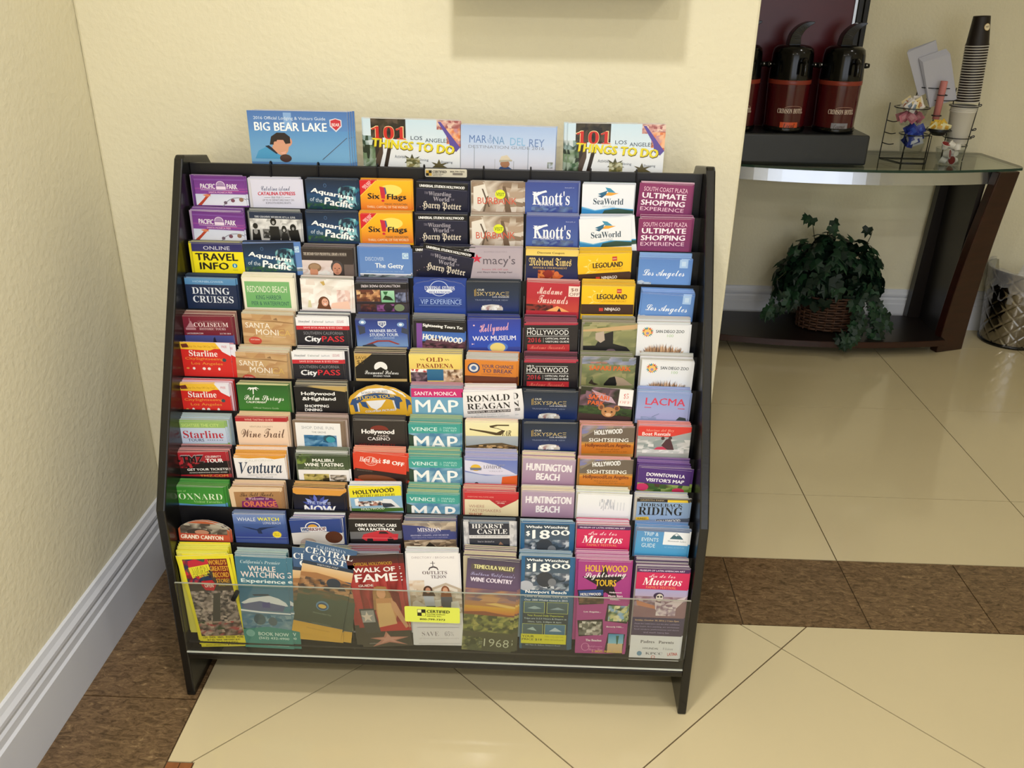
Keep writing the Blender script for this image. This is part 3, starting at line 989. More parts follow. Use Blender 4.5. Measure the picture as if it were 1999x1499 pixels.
T s 12 28 80 3 b8c0a8 AND OTHER GREAT TOURS OF LA
R 0 34 100 30 f0eef0
N 10 44 50 18 7 4 a89c54 3c3420 c8b870 2c2818
N 62 46 32 16 5 4 d8d0c8 4c4438 a89c8c
#hardr|orange-red coupon brochure with circular rock emblem
= d8452c e89c84
R 0 0 100 42 d8452e d4402c
O 30 20 13 11 1.2 f0c8bc
T B 8 11 42 12 f8ece8 Hard Rock
T s 24 24 12 3 f0c8bc CAFE
T@-6 k 53 13 42 12 f8f0ee $8 OFF
P 2c1c18 -2 40 100 44 100 66 -2 66
T s 4 43 30 2.5 887870 SEE REVERSE FOR DETAILS
E 44 62 38 10 7c4428
#lompoc|lavender-white brochure with orange sun emblem
= 9ca4d0 b4aec8
R 0 0 100 62 6c7cc0 8c9ccc
P d8d8ee -1 1 30 4 60 12 84 24 100 34 60 36 30 34 0 26
P b8c4e0 0 30 40 38 100 34 100 62 0 62
E 21 19 10 8 e0b83c
R 10 19 22 6 88909c
P 6c7488 9 19 33 19 30 25 12 25
T t 36 13 36 8 5c5c64 LOMPOC
T s 42 10 36 3 a4a4b0 CITY OF
T s 46 25 28 3 a8a8c0 VALLEY
P d8622c 72 40 100 36 100 62 70 62
E 22 58 4 4 2c2c3c
E 38 60 4 3 2c2c3c
#hbeach|mauve brochure with tall white condensed title
= a88ca8 dccdb4
R 0 0 100 62 b09cb4 a484a0
T k 7 10 88 19 f2eef2 HUNTINGTON
T k 27 33 46 18 f2eef2 BEACH
#dtla|violet brochure with bold white title over poppies
= 4c2a74 8c6ca0
R 0 0 100 44 4e2c7a 482a74
T k 15 10 74 9 f0ecf4 DOWNTOWN LA
T k 15 23 74 9 f0ecf4 VISITOR'S MAP
N 0 36 100 26 9 4 6c8c3c 3c5c2c 8ca05c 4c3c2c
E 10 46 12 9 c83468
E 80 50 12 7 c03058
#oxn|green brochure with thin white capitals over blue base
= 3c8c34 5c9c4c
R 0 0 100 42 3c8c34 449438
T s 6 8 20 4 a8d08c Best of
T t 10 16 86 15 e4f4d4 OXNARD
T t 38 33 56 6 b4e094 Visitor Favorites
P 5c94c4 0 40 50 44 100 40 100 64 0 64
T s 10 46 52 6 2c4c74 Reach Higher,
T s 10 55 52 6 2c4c74 Live Bolder
#toll|brown brochure with pink bubble-letter greeting
= b88a60 dcc4a8
R 0 0 100 64 e8ccA8
R 9 7 91 57 b08458 a87c50
T c 20 9 66 10 3c2820 The Toll Roads
P 6c2c64 30 22 60 19 84 24 84 28 30 28
T B 36 21 40 6 e8c0d0 Welcome to
P 8c3070 22 30 88 27 92 46 20 48
T k 24 30 66 15 e8845c ORANGE
P 8c3070 22 50 92 48 92 62 20 62
T k 24 50 66 12 f0e4dc COUNTY
#now|navy brochure with orange top and electric blue sphere
= 1c2030 d4a468
P dc9c44 0 0 100 0 100 6 90 16 10 16 0 10
R 0 14 100 50 141420 181c34
L 46 42 30 3c4ca0 8c9ce0 2c2c64 5c6cc8 1c1c44
E 46 42 16 14 3c4a94
T s 26 30 46 7 c8d4f0 THE TIME IS
T k 20 39 62 20 f4f4f8 NOW
#htour|yellow and sky-blue brochure with slanted black title
= 8cb4d4 eceae4
R 0 0 100 24 ecdc24 e8e030
T@2 k 7 5 81 11 1c1c1c HOLLYWOOD
T B 14 18 74 6 2c2c1c & BEVERLY HILLS TOURS
R 0 24 100 38 84b4dc 9cc0d8
P f4f4f4 8 28 16 26 16 44 8 44
N 14 34 52 12 12 3 e8d8d0 6c3c34 c08c7c f0f0f0 3c3c44
P e8ecf0 64 30 80 32 90 46 96 54 70 52 60 44
P 3c4450 60 40 78 42 86 50 62 52
P 4c7434 0 50 100 54 100 62 0 62
T b 18 50 46 6 e8f0dc HOLLYWOOD
#taste|red and cream brochure with downward red arrow
= e0d2b0 c86464
R 0 0 100 18 c82c38 c42a34
T s 6 9 50 3 e8a098 EVERYONE WELCOME HERE
R 0 17 100 46 e4d8b8 e0d0a8
P b42834 48 17 100 17 70 36
T s 60 19 20 2.5 e8a8a0 SALT LAKE
T b 63 23 14 3 f4dcd4 STORES
T s 8 30 30 7 b88c78 WHERE
T s 8 40 62 7 b88c78 TASTEMAKERS
T b 8 50 26 6 b0503c SHOP
P 3c5434 56 62 60 54 64 62
#backs|plain white back-side brochure with faint vertical print
= e6e8ee e0dcc8
R 0 0 100 48 eceef2 e8eaf0
R 0 48 100 14 dfe2ea e4e6ec
N 42 10 28 24 14 3 e8eaf0 b8bcc8 f0f0f4
R 50 12 1 26 a8acb8
R 60 12 .8 22 b4b8c4
R 70 10 .8 26 b0b4c0
T m 76 16 14 20 d4d8e0 |||
#horse|blue western-poster brochure with big black lettering
= 8ca4c8 d8d4cc
R 0 0 100 8 2c2624
T s 6 2 46 4 b8a888 GRIFFITH PARK
P e8c83c 58 2 96 2 98 9 58 10
R 0 8 100 54 8ca8cc 94acd0
T r 8 11 80 8 1c1c1c HORSEBACK
T r 4 20 84 20 141414 RIDING
P e0b83c 0 46 24 44 26 52 0 54
T b 3 47 18 4 2c2c1c SUNSET
P 5c6474 40 50 100 46 100 62 36 62
T@4 k 38 50 48 7 f0f0f0 HOLLYWOOD
#canyon|arch-topped brochure with rocky photo and orange-red title
= b8603c a8a49c
S 0 20 6 12 16 5 30 0 44 -2 56 -2 70 1 84 6 94 13 100 20
N 4 4 92 26 9 4 8c8478 5c544c b0a898 4c443c
E 40 26 24 9 3c3430
E 46 26 14 6 b8846c
P c0503c 0 30 100 30 100 44 0 44
R 0 34 100 30 c4543c b84c34
T k 3 33 84 11 f4e8dc GRAND CANYON
#whalew|blue ocean brochure with whale tail and yellow starburst
= 3c5090 7c8cac
R 0 0 100 24 7c94c8 4c66a8
R 0 24 100 38 44609c 28388a
T s 8 8 36 9 e0e8f4 WHALE
T k 48 7 42 9 ece44c WATCH
T s 58 18 34 6 d4dcf0 LONG BEACH
P 1c2c50 14 30 30 33 44 37 50 33 70 31 86 30 66 34 52 40 54 48 46 48 44 40 30 36
L 82 50 10 f0d42c e8c424 f4e44c
E 82 50 8 7 f0d830
T b 77 47 10 2.5 5c5424 SEA IT
T b 76 51 12 2.5 5c5424 TODAY
R 0 57 100 .8 94acd8
#workshop|blue and white scalloped brochure with patchwork-letter title
= 2c4488 e0e0e4
R 0 0 100 32 2c4690 2c4484
O 44 19 15 13 2 e8ecf4
E 44 20 10 8 d8a03c
R 20 19 50 11 ecebf0
T k 21 20 48 9 7c4c54 WORKSHOP
T k 21 20 14 9 3c6ca0 WO
P d8d4d4 0 32 60 30 100 36 100 64 0 64
E 82 46 17 15 5c3424
E 30 58 16 12 b8a8a4
#cars|black brochure with red sports car
= 1c1a1c 8c6460
R 0 0 100 62 1e1c1f 18171a
T k 12 11 80 8 f4f4f4 DRIVE EXOTIC CARS
T k 16 21 72 8 f4f4f4 ON A RACETRACK
P 6c6c70 0 32 100 28 100 48 0 50
P c42c3c 22 48 26 38 44 32 58 28 72 28 84 36 94 36 92 50 70 54 30 54
P 2c1c24 58 30 70 30 76 36 56 36
E 38 52 6 6 1c1418
E 78 50 6 6 1c1418
R 22 46 70 2 e05c64
#mission|navy and sandstone brochure with serif title
= 3c4478 a8a49c
N 0 0 100 22 8 3 a49484 c4b4a0 8c8078
P 38407c 0 4 40 8 90 24 100 26 100 44 0 42
R 0 18 92 24 3a427c
T r 28 12 46 10 e8e4f0 MISSION
T s 30 24 42 2.5 a8a8cc SAN JUAN CAPISTRANO
T r 14 29 74 3.5 c0c0dc HISTORIC CHAPEL AND MUSEUM
T s 16 35 70 3 9c9cc4 MOST BEAUTIFUL MISSION IN CALIFORNIA
N 0 42 100 22 10 5 a8947c 8c7860 c4b098 5c4c3c
P 2c241c 38 62 50 48 64 62
#hearst|charcoal brochure with white marble columns
= 303440 6c7480
R 0 0 100 62 2e3240
R 0 0 10 62 c4c4c8 b4b4bc
R 88 0 12 62 c4c4c8 b4b4bc
N 0 0 10 62 3 8 c8c8cc a4a4ac d4d4d8
N 88 0 12 62 3 8 c8c8cc a4a4ac d4d4d8
R 12 0 76 5 788494
T r 16 6 60 11 f0f0f4 HEARST
T r 26 19 58 12 f0f0f4 CASTLE
R 10 34 80 8 d8d8dc
T s 13 36 72 3 6c6c74 AT THE CORNER OF CALIFORNIA COAST
T i 26 48 32 4 c8c8d8 You're Invited to
P 8c6c5c 66 58 70 50 76 58
#whale18|steel-blue brochure with bold white price
= 2f5f8c a4b8c0
R 0 0 100 225 2c6494 2c5878
R 7 3 86 64 34485c 5c6c7c
T k 10 6 80 8 f4f6f8 Whale Watching
T k 10 18 8 13 f4f6f8 $
T k 22 15 34 22 f8fafa 18
T k 58 15 36 13 f8fafa 00
N 7 38 86 42 12 8 4c5c70 8c98a4 34404c c8ccd4 5c6474
E 46 54 16 18 3c4048
E 10 70 14 12 b8bcc8
E 60 60 8 9 787c84
T k 9 80 80 10 f4f6f8 Newport Beach
T b 8 93 84 5 dce4ec Close to Anaheim, LAX & LA
T b 8 101 84 5 dce4ec Over 2800 Whales viewed in 2015
R 5 107 90 118 2c3e4c 263440
R 7 108 41 28 b8c46c
R 8 109 39 26 54707c 44606c
R 52 108 42 28 b8c46c
R 53 109 40 26 4c6470 3c545c
P 98b0b8 14 124 28 118 42 124 28 126
P 8ca4b0 58 126 74 120 88 126
T b 14 139 72 6 b8c44c Year Round Daily Departures
T b 8 147 84 5 b8ccd4 Trips are 2-2.5 Hours & Depart at
T b 16 155 66 5 b8ccd4 10am, 1pm, 3:30pm & 6pm
R 5 162 41 28 b8c46c
R 6 163 39 26 4c6874 40585c
R 49 162 42 28 b8c46c
R 50 163 40 26 4c7ca0 386888
P a8c0c4 14 176 26 170 34 180
P b8ccd8 58 180 70 170 84 180
R 3 188 90 24 d8d424
T b 5 191 24 6 4c4c1c YOUR
T b 5 199 40 6 4c4c1c PRICE $18
T s 50 192 38 4 8c8c2c Offer only valid with
T s 50 199 38 4 8c8c2c this brochure
T s 12 214 70 4 b0c0c8 400 Main St. Balboa, Newport Beach
#muert|hot pink brochure with white brush title
= c8285c d8c0c8
R 0 0 100 9 4c2a5c
T k 5 3 86 4 d8c8e0 MUSEUM OF LATIN AMERICAN ART
R 0 9 100 54 d02a5e cc285c
T c 22 14 54 9 f8dce4 día de los
T B 10 25 78 18 fbf4f4 Muertos
T b 20 45 58 6 ec8c64 FAMILY FESTIVAL
#trip|sky-blue brochure with white mountain emblem box
= 4c94c8 8ca0c4
R 0 0 100 62 5c94cc 48a0d4
R 0 0 100 6 6c7c9c
T m 14 8 28 9 e0f0fa TRIP &
T m 11 22 32 9 e0f0fa EVENTS
T m 12 36 26 10 e0f0fa GUIDE
R 52 5 50 32 eef2f8
P 3c6474 64 22 70 12 76 7 84 14 90 22
P eef2f8 70 14 76 8 82 14 78 12 76 15 73 12
T i 60 25 36 4 5c6c7c Mammoth Lakes
T s 56 41 38 4 8cc0e4 NO SMALL ADVENTURE
#amoeba|yellow-framed brochure with crowded record store photo
= ece02c e8e060
R 0 0 100 225 ece034
R 6 8 88 210 4c443c
N 6 8 50 60 8 8 8c2434 2c3c5c c83440 3c2c3c 3c6444
P c43040 16 12 32 8 48 16 52 40 30 56 14 44
P e8dc3c 14 28 56 20 56 34 18 54
T@12 B 18 26 36 22 2c2c1c AMOEBA
T@12 B 17 24 36 22 e8e43c AMOEBA
T@14 B 30 42 22 8 e8e43c MUSIC
P 7c2c24 56 8 94 8 94 56 64 56
T b 56 10 36 12 e0a83c WORLD'S
T b 56 25 38 12 e0a83c GREATEST
T b 60 40 32 12 e0a83c RECORD
T b 64 55 26 10 e0a83c STORE!
T B 66 68 28 6 d8c43c Hollywood
P c43038 34 60 56 58 62 70 54 84 38 82 32 70
T k 38 66 18 10 f0d4c8 OPEN
N 6 84 88 90 16 20 9c9088 5c5450 c0b0a4 7c7068 403c3c a89890
P 4c4a44 52 90 66 90 50 170 34 170
N 6 160 88 38 12 7 8c7870 b8a090 4c3c38 a84c4c 3c4c34
R 6 197 88 24 ece034
T k 8 198 84 5 4c481c CDS · DVDS · VINYL · POSTERS · MORE
T k 16 205 68 4 4c481c BUY SELL TRADE · 6400 SUNSET BLVD
T k 24 211 54 4 4c481c FREE PARKING
T k 10 218 80 4 5c541c WWW.AMOEBA.COM ◆ HOLLYWOOD
#orca|teal brochure with white catamaran and whales
= 3c7684 a8bcbc
R 0 0 100 225 4a7c94 3c7a84
T i 10 8 78 10 d8e8ec California's Premier
T b 24 21 54 13 f0e0dc WHALE
T b 8 35 86 14 f0e0dc WATCHING
T k 7 52 88 13 e8f4f4 Experience
T b 10 66 84 3.5 a8c4cc MINUTES FROM LAX AND DISNEYLAND
R 0 74 100 50 40708c 4c7c94
P d8dce0 2 112 20 100 40 96 60 92 78 98 92 108 96 116 60 122 20 120
P 2c3c50 26 90 58 88 62 92 30 94
P 5c6488 2 116 40 106 90 116 84 132 50 136 4 126
P 4c4c84 44 110 60 108 60 122 44 122
R 0 130 100 46 5c8098 487890
P e8ecf0 0 128 40 132 100 134 100 137 40 136 0 132
E 30 152 20 14 5c7484
E 34 154 13 11 3c5868
E 62 158 11 12 a0acb4
E 66 156 7 8 3c5460
N 0 140 100 36 10 5 6c90a4 50809c 88a4b0 40708c
E 36 152 12 14 46606c
E 62 156 9 11 506470
P 3c8c84 0 178 50 170 100 176 100 225 0 225
E 14 188 9 9 7cb4ac
T b 30 184 62 9 d4ece4 BOOK NOW
T b 30 196 62 8 d4ece4 (562) 432-4900
T s 32 208 58 4 3c6c6c 100 AQUARIUM WAY, LONG BEACH
T b 30 215 60 4 c0dcd8 www.2seewhales.com
#ccoast|blue brochure with white serif title and beach sunset
= 3a5a7e a0a080
R 0 0 100 46 44658c 3f5f8a
T t 22 5 56 7 c8d8e8 CALIFORNIA'S
T r 2 13 92 14 f0f4f8 CENTRAL
T r 14 29 68 14 f0f4f8 COAST
R 0 46 100 8 2e3c50
T b 28 48 42 4 c0c8d4 VISITORS MAP
R 0 54 100 24 e0c49c d8a86c
P a87850 0 74 30 70 70 74 100 82 100 100 0 96
N 0 84 100 36 10 6 8c6444 b88c64 5c4c44 3c3c44
E 66 88 14 12 3c4450
R 0 120 100 76 47564a 3e4a40
N 0 112 100 16 8 3 5c5440 47564a 6c5c48
E 52 148 13 12 5c84a4
E 52 149 10 9 2c4464
E 52 149 8 5 d8b45c
T s 36 166 36 4 8c9c88 Discovery Road Trip
T s 36 192 40 3 7c8c78 CentralCoast-Tourism.com
R 0 197 100 28 cfa03c d8a840
T s 28 208 46 3 8c6c2c Official visitors map of the coast
#fame|red curtain brochure with seated blonde woman and star
= 962c30 8c8c98
R 0 0 100 225 8c2428 9c2c30
N 0 56 100 80 14 2 8c2428 a83438 6c1c20 b04040
R 0 0 100 22 2c2224 5c2428
T b 12 17 76 8 b8902c OFFICIAL HOLLYWOOD
T k 10 29 82 12 f4f0ee WALK OF
T k 10 44 84 20 f6f2f0 FAME
T k 14 69 30 6 e8dcd8 GUIDE
R 0 175 100 50 34302c 3c3830
P b8282c 16 176 100 160 100 186 16 186
P 9c7448 40 86 50 74 64 76 74 92 78 130 36 132
E 56 92 9 13 d8a078
P a87c50 44 76 68 76 72 100 66 106 64 84 48 84 44 110 38 106
P c89060 44 104 76 104 82 140 74 168 42 172 40 136
P d8b078 44 116 72 116 78 168 40 176
P d09a74 74 108 82 116 100 176 94 180 72 128
P 3c3c3c 6 128 36 128 42 188 12 190
R 9 132 26 30 8c8c8c a0a0a0
P d8c8bc 20 134 23 144 32 144 25 150 28 160 20 154 13 160 15 150 8 144 17 144
P b87c6c 52 186 60 200 96 202 68 210 92 222 56 214 20 224 40 208 18 202 46 200
P c89484 54 192 60 202 80 204 64 208 72 216 56 210 38 216 46 208 34 204 50 202
T s 14 214 24 3 a8a8a8 walkoffame.com
#tejon|white brochure with two women shoppers and dark cross emblem
= e9e7ea e4e2e0
R 0 0 100 225 efedef e6e4ea
T s 10 8 82 5 b8b0b8 DIRECTORY / BROCHURE
R 49 19 1.4 13 4c444c
R 45 23 9 1.2 4c444c
P 4c444c 40 40 42 34 48 31 53 31 58 34 60 40 58 40 56 36 50 34 44 36 42 40
T r 28 42 48 8 6c5c64 OUTLETS
T t 38 44 6 4 6c5c64 at
T r 44 52 30 8 6c5c64 TEJON
N 0 64 30 50 4 7 e8dcd0 d0b49c e0ccb8
P c4b4a4 40 84 72 70 100 84 100 132 40 132
P e8e0d8 48 86 72 76 94 86 94 94 72 84 48 94
N 56 96 44 36 7 5 b8a894 8c7c6c d8ccc0
N 0 100 100 44 10 6 c8b8a8 b09c88 e0d4c8
E 36 88 9 11 4c3028
P 4c3028 26 92 46 92 50 102 24 102
E 36 88 5 7 c89078
P c8ccdc 26 102 46 102 48 126 28 128
P 3c4044 30 126 48 126 50 150 28 150
E 70 88 8 11 8c5438
P 8c5438 62 90 80 90 82 104 60 104
E 70 88 5 7 d8a488
P 5c5c68 60 104 82 104 84 150 60 150
P dcd4cc 4 116 12 112 28 124 20 142 2 136
P e4e0da 80 116 94 114 98 140 78 140
P e0dcd4 48 112 60 110 58 128 48 128
P c88060 42 130 62 126 66 146 42 146
R 8 180 84 40 e8e4ea
R 8 179 84 .8 aaa4ac
R 8 220 84 .8 aaa4ac
T t 16 190 34 11 8c848c SAVE
T t 62 190 18 11 8c848c 65%
T s 10 206 80 2.5 b8b0b8 UP TO AT OVER 70 DESIGNER OUTLETS
#temec|sunset vineyard brochure with pale yellow title
= 5c4c68 c8bca0
R 0 0 100 70 4c4458 6c5878
R 8 12 84 14 5c5450
T k 13 13 78 10 e4e0a0 TEMECULA VALLEY
T c 8 30 86 12 b4b0dc Southern California's
T k 8 43 82 11 eee4f4 WINE COUNTRY
R 0 70 100 44 7c5c6c c08850
N 0 70 100 30 6 5 8c6c78 a87c70 c49468 7c6474
P e4c070 60 102 100 108 100 114 40 106
R 0 112 100 18 d8a83c c87434
P 8c4c34 0 128 40 124 100 132 100 140 0 138
N 0 134 100 60 14 10 5c6438 8c9048 3c4424 6c743c a8a458
R 0 176 100 49 4c4c34 3c4028
N 0 190 40 35 6 6 4c5434 8c8c54 343c20
T i 44 192 50 20 c8ccb4 1968
T s 34 200 8 8 a0a48c EST.
#hst|magenta brochure with tilted snapshots and gold title
= a83c84 d0a0b8
R 0 0 100 225 a43c84 ac408c
P 241c24 50 6 58 34 94 32 68 54 80 92 54 72 30 92 38 56 8 36 42 34
T b 14 8 80 16 e8bc34 HOLLYWOOD
T@4 c 12 24 80 18 f8f4f4 Sightseeing
T b 34 42 40 16 e8bc34 TOURS
P 1c1418 0 68 50 64 52 100 4 104
P 2c4c8c 2 70 50 66 50 80 4 84
T@2 k 6 74 40 7 f0ece8 HOLLYWOOD
N 4 84 48 16 7 3 5c4434 3c2c24 7c5c44
T k 62 70 24 5 f4e4ee Hollywood,
T k 60 78 28 5 f4e4ee Movie Stars
T k 64 86 20 5 f4e4ee Homes...
P 1c1418 60 100 106 106 104 148 56 142
N 62 104 42 38 8 6 6c8c64 c8c48c 3c5434 8cb0d4 e0dcb0
T k 14 118 34 5 f4e4ee Los Angeles...
P 1c1418 2 142 52 138 54 176 6 182
N 6 144 44 34 8 6 6c6c64 aca49c 3c3c34 d8d4cc
T k 60 154 34 5 f4e4ee Beverly Hills...
T k 20 188 32 6 f4e4ee The Beaches
P 1c1418 64 172 98 174 94 226 58 222
R 65 174 30 24 4c98c4 8cc4dc
R 64 198 30 24 d8bc94 c8ac84
P 2c6450 80 178 86 178 84 200 82 200
O 20 208 8 10 1 ec9ccc
T c 24 204 30 6 ec9ccc California
T c 26 211 30 6 ec9ccc Tours Line
T b 34 216 60 6 e8bc54 1-800-989-7254
#muert12|brochure with costumed skeleton dancer and logo panel
= 4c3a5c b8b0b0
R 0 0 100 9 4c2a5c
T k 5 3 86 4 d8c8e0 MUSEUM OF LATIN AMERICAN ART
R -1 9 102 40 d02a5e cc285c
T c 24 13 50 8 f8dce4 día de los
T B 12 22 76 17 fbf4f4 Muertos
T b 20 41 58 6 ec8c64 FAMILY FESTIVAL
R 0 49 100 20 a8a4d0 c0b0d0
N 0 66 100 52 12 8 b8a4b4 7c6474 9c8498 8c6c7c
P 8c6a74 0 90 100 78 100 118 0 118
P c08064 4 76 40 88 42 96 6 88
P d8c8d0 40 78 60 84 84 70 100 64 92 80 74 104 50 108 42 96
N 44 84 38 28 6 5 d8c4d0 a890a4 e4d8dc 8c7084
E 46 64 10 8 3c2c4c
E 48 68 7 9 d8d0c8
E 45 66 2.2 2 1c1418
E 51 66 2.2 2 1c1418
R 45 73 6 1 2c2024
R 0 117 100 45 43385c 4a3a5c
T b 5 122 86 5 d8b48c Sunday, October 30, 2016 | 11am–5pm
T s 5 131 88 4 a89cc4 Enjoy the celebration and the altar exhibition
T s 5 138 88 4 a89cc4 Live music, face painting, art workshops
T s 5 145 88 4 a89cc4 food vendors, performances and dance
T s 24 152 50 4 a89cc4 and much more fun
R 0 162 100 63 e8e8ee e4e4ea
T r 20 174 28 7 3c3440 Padres
T r 56 174 30 7 3c3440 Parents
T b 26 192 30 5 6c6c74 HYUNDAI
T i 66 191 20 6 8c8c98 Vision
E 20 208 5 6 6c94b4
T r 32 204 34 6 6c6c74 KPCC
T@6 b 76 203 20 8 c8504c LATINA
O 48 216 4 4 1 d8605c
'''
MAG = r'''
#bear|blue magazine with a dark-haired man fishing
= 5f8cc4 c8ccd4
R 0 0 100 24 5078b8 5c8cc8
R 0 24 100 40 5c94cc 7cb4dc
R 36 2 8 22 8cb0e0 78a8dc
T s 6 7 72 5 dce8f6 2016 Official Lodging & Visitors Guide
T b 6 14 73 11 fafcff BIG BEAR LAKE
P dcdce8 82 10 88 8 94 10 94 18 88 25 82 18
P c83440 83 11 88 9 93 11 93 17 88 23 83 17
T b 84 14 8 4 f4e0e0 BEAR
P 4c5468 98 32 99 32 73 60 72 60
P 4c9ccc 4 60 8 50 16 45 26 46 36 60
P 1c2438 15 44 19 43 28 52 26 54
E 34 38 9 8 d89c84
P d8a084 24 40 40 40 38 50 34 57 28 54 22 46
P 2c2424 20 42 22 32 28 27 36 27 41 32 41 40 36 41 34 36 28 36 25 42
E 26 41 2 3 d8a084
P e8b09c 30 52 36 50 34 56
E 35 59 6 5 4c3430
#todo|white magazine with red and yellow title over palm trees
= d8e4ee ccccd0
R 0 0 100 64 c4dcec e8ecf0
P e4e8ec 0 30 40 34 100 38 100 64 0 64
N -4 22 16 40 5 6 4c6c64 c8d4d8 2c4434 88a0a0
P 2c241c 8 2 26 0 44 2 44 20 34 26 22 24 10 26
N 8 0 36 24 8 5 2c2820 3c3424 1c1814 54483c
P 4c3c30 18 10 20 8 20 44 16 62 11 62
P 2c2018 26 30 30 30 24 64 20 64
P 2c2018 10 28 16 28 16 40 8 64 4 60
N -4 34 16 28 5 5 3c5c3c 6c8464 1c2c1c 98a898
P c46c54 76 0 100 0 100 34 84 14
N 76 0 24 12 8 4 c08c84 e0c4b4 a05c5c d0a098
N 86 10 14 20 5 5 d87c4c c08c94 e8b48c
P 5c4c9c 77 2 80 2 100 34 96 40 90 36 88 24
T r 8 9 37 18 f0d8a0 101
T r 8.8 9.8 35.2 16.2 c82c24 101
T s 49 21 12 5 3c4c5c LOS
T s 64 23.5 24 5 3c4c5c ANGELES
T@-5 k 8 28.6 87 12.6 6c5c14 THINGS TO DO
T@-5 k 8.4 28 86 12 e4d42c THINGS TO DO
T s 32 46 12 4 5c6470 Activities
T s 57 50 10 4 5c6470 Dining
T s 80 52 12 4 5c6470 Shopping
P 4c4c30 46 64 48 56 42 56 46 52 42 46 48 50 50 44 52 50 58 47 54 53 60 56 52 57 53 64
N 44 50 14 12 5 5 8c8454 5c5c34 c8c8a8
P 5c5434 70 62 74 58 70 54 76 56 78 50 80 56 88 54 82 58 88 62
#mdr|pale blue magazine with man in a straw hat
= c4d4ec c0c8dc
R 0 0 100 20 a4bce4 b8ccec
R 0 20 100 44 b8ccec e0dce4
T s 9 13 18 10 5c7cb8 MAR
T s 28 12 6 11 5c7cb8 ⚓
T s 34 14 12 10 6c94c4 NA
T s 52 15 16 10 84b4dc DEL
T s 72 16 16 10 6c88bc REY
T s 8 26 80 4 8c94a8 DESTINATION GUIDE 2016
R 14 29 .6 30 8c98a8
R 71 27 .6 34 8c98a8
R 56 46 .6 14 a4a8b0
R 36 44 .5 16 b0b4bc
P 3c5484 38 62 42 54 50 53 56 58 57 62
E 47 50 5 5 a87858
P d8ccb4 41 46 43 40 49 38 52 42 54 46 48 47
P b8b09c 41 45 54 44 55 46 41 48
N 92 46 6 8 3 3 8c9484 c4ccd8 5c6450
'''
def parse(txt):
    out = {}; cur = None
    for l in txt.strip().split('\n'):
        if l.startswith('#'): k, lab = l[1:].split('|'); cur = out[k] = {'label': lab, 'ops': [], 'shape': None}
        elif l.startswith('='): a = l.split(); cur['base'] = hexc(a[1]); cur['edge'] = hexc(a[2])
        elif l.startswith('S '): v = list(map(float, l.split()[1:])); cur['shape'] = list(zip(v[::2], v[1::2]))
        elif l.startswith('T'): a = l.split(None, 7); cur['ops'].append(a)
        elif l.strip(): cur['ops'].append(l.split())
    return out
DS = parse(DES); MG = parse(MAG)
req = [(a[1], a[7]) for d in list(DS.values())+list(MG.values()) for a in d['ops'] if a[0].startswith('T')]
req += [('k', 'CERTIFIED'), ('b', 'FOLDER DISPLAY'), ('b', 'SERVICE, INC.'), ('k', '800-799-7373'), ('b', '800-799-7373'), ('b', '|||||||||||||||||||'), ('r', 'CRIMSON HOTEL'), ('B', 'Local'), ('B', 'Gourmet'), ('b', 'HOT')]
prepare(req)

